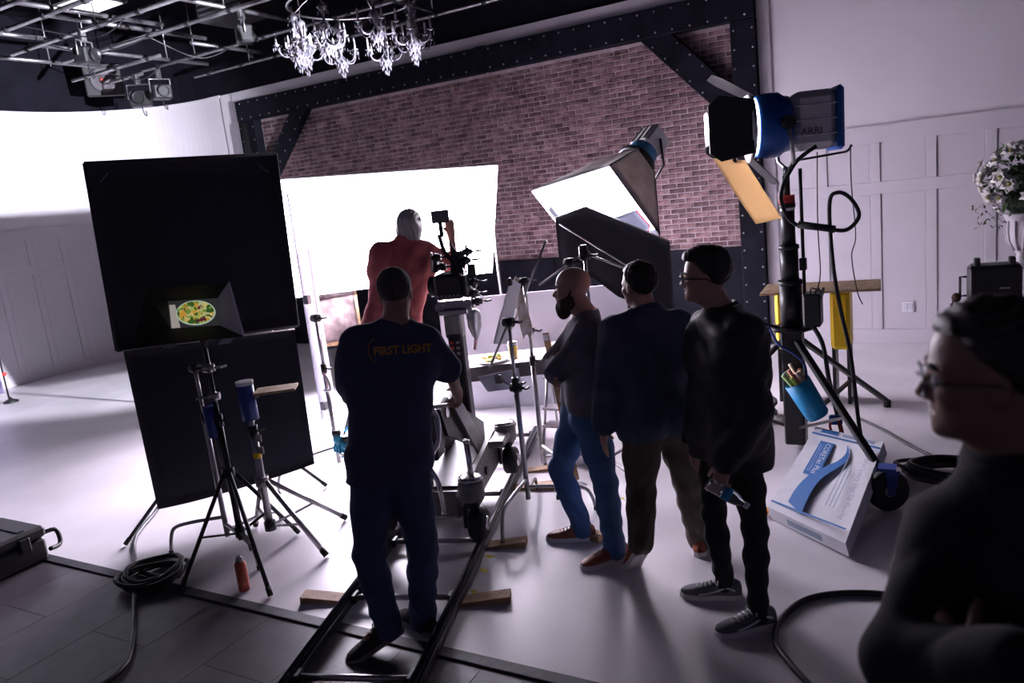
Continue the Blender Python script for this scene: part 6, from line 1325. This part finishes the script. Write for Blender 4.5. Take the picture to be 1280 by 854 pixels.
# 5 --- camera operator in red, on the dolly side board
n_ = nrm((-.596, .803, 0)); rv = V(n_[1], -n_[0], 0)
J5 = dict(head=(-3.490, 4.730, 1.990), neck=(-3.520, 4.685, 1.875), shL=(-3.655, 4.545, 1.815), shR=(-3.435, 4.830, 1.780), elL=(-3.66, 4.80, 1.56), wrL=(-3.50, 5.00, 1.43), elR=(-3.29, 4.975, 1.640), wrR=(-3.325, 5.03, 1.895), pel=(-3.645, 4.55, 1.27), hipL=(-3.715, 4.495, 1.24), hipR=(-3.60, 4.615, 1.22), knL=(-3.74, 4.55, .80), knR=(-3.58, 4.66, .79), anL=(-3.77, 4.55, .40), anR=(-3.62, 4.66, .40), toeL=(-3.75, 4.75, .31), toeR=(-3.58, 4.86, .31))
p5, b5, s5, t5, R5, L5 = person('grey-haired man in red long-sleeve shirt operating the cinema camera', J5, n_ * .9 + rv * .35, up=(.12, .1, 1), skin=SK, shirt=C_red, pants=C_blkp, hem=-.10, rolled=.25, shirt_inf=.020, seed=6.0, wr_amp=.012, head_sc=.97,
    hands=dict(R=(V(-.1, .1, 1), V(-.7, .5, .1), V(-.4, -.8, 0), dict(curl=.6)), L=(V(.5, .8, -.1), V(0, 0, -1), V(-.8, .5, 0), dict(curl=.4))))
hair_mesh(p5, L5, R5, V(*J5['head']), H_grey, .97, kind='long')
for sd in 'LR':
    an, to = V(*J5['an' + sd]), V(*J5['toe' + sd]); fw = nrm(to * V(1, 1, 0) - an * V(1, 1, 0)); mb = MB(); c = V(an[0], an[1], .31) + fw * .06
    mb.sph(c + V(0, 0, .045), (.14, .048, .05), 14, 8, np.stack([fw, V(-fw[1], fw[0], 0), V(0, 0, 1)])); build('shoe', mb, S_black, p5)

# 6 --- man close to the lens on the right, arms crossed, face in profile
hd6 = V(.075, 1.490, 1.762); n_ = nrm((.05, 1.49, 0)); rv = V(n_[1], -n_[0], 0)
fc6 = nrm(-rv * 1.0 - n_ * .10 - V(0, 0, .06))
J6 = dict(head=hd6, neck=hd6 + V(.055, .02, -.165), shR=(.025, 1.53, 1.435), shL=(.30, 1.37, 1.445), elR=(-.050, 1.315, 1.285), wrR=(.115, 1.20, 1.39), elL=(.26, 1.17, 1.20), wrL=(.04, 1.245, 1.335), pel=(.16, 1.50, .98), hipL=(.25, 1.46, .95), hipR=(.07, 1.54, .95), knL=(.25, 1.44, .50), knR=(.05, 1.52, .50), anL=(.26, 1.48, .09), anR=(.04, 1.56, .09), toeL=(.20, 1.28, 0), toeR=(-.06, 1.38, 0))
p6, b6, s6, t6, R6, L6 = person('man with thin glasses in dark navy fleece with crossed arms', J6, fc6, up=(.06, .0, 1), skin=SK_shade, shirt=C_dnavy, pants=C_blkp, hem=-.06, shirt_inf=.022, seed=8.2, collar=C_dnavy, sname='fleece', h=.006, wr_amp=.0075, fat=1.10, belly=.02,
    shoes=dict(sole_m=S_dk, up_m=S_black), hands=dict(R=(V(.75, .10, .35), V(.1, .9, -.1), V(-.1, 0, .9), dict(curl=.5)), L=(V(-.45, .75, .2), V(.5, .5, -.3), V(0, 0, .9), dict(curl=.4))))
hair_mesh(p6, L6, R6, hd6, H_dark, kind='short', h=.004); eyes(p6, L6, R6); glasses(p6, L6, mat('dark wire rim', (.05, .05, .055), .3, .8), rim=.0018, w=.027, hgt=.020)
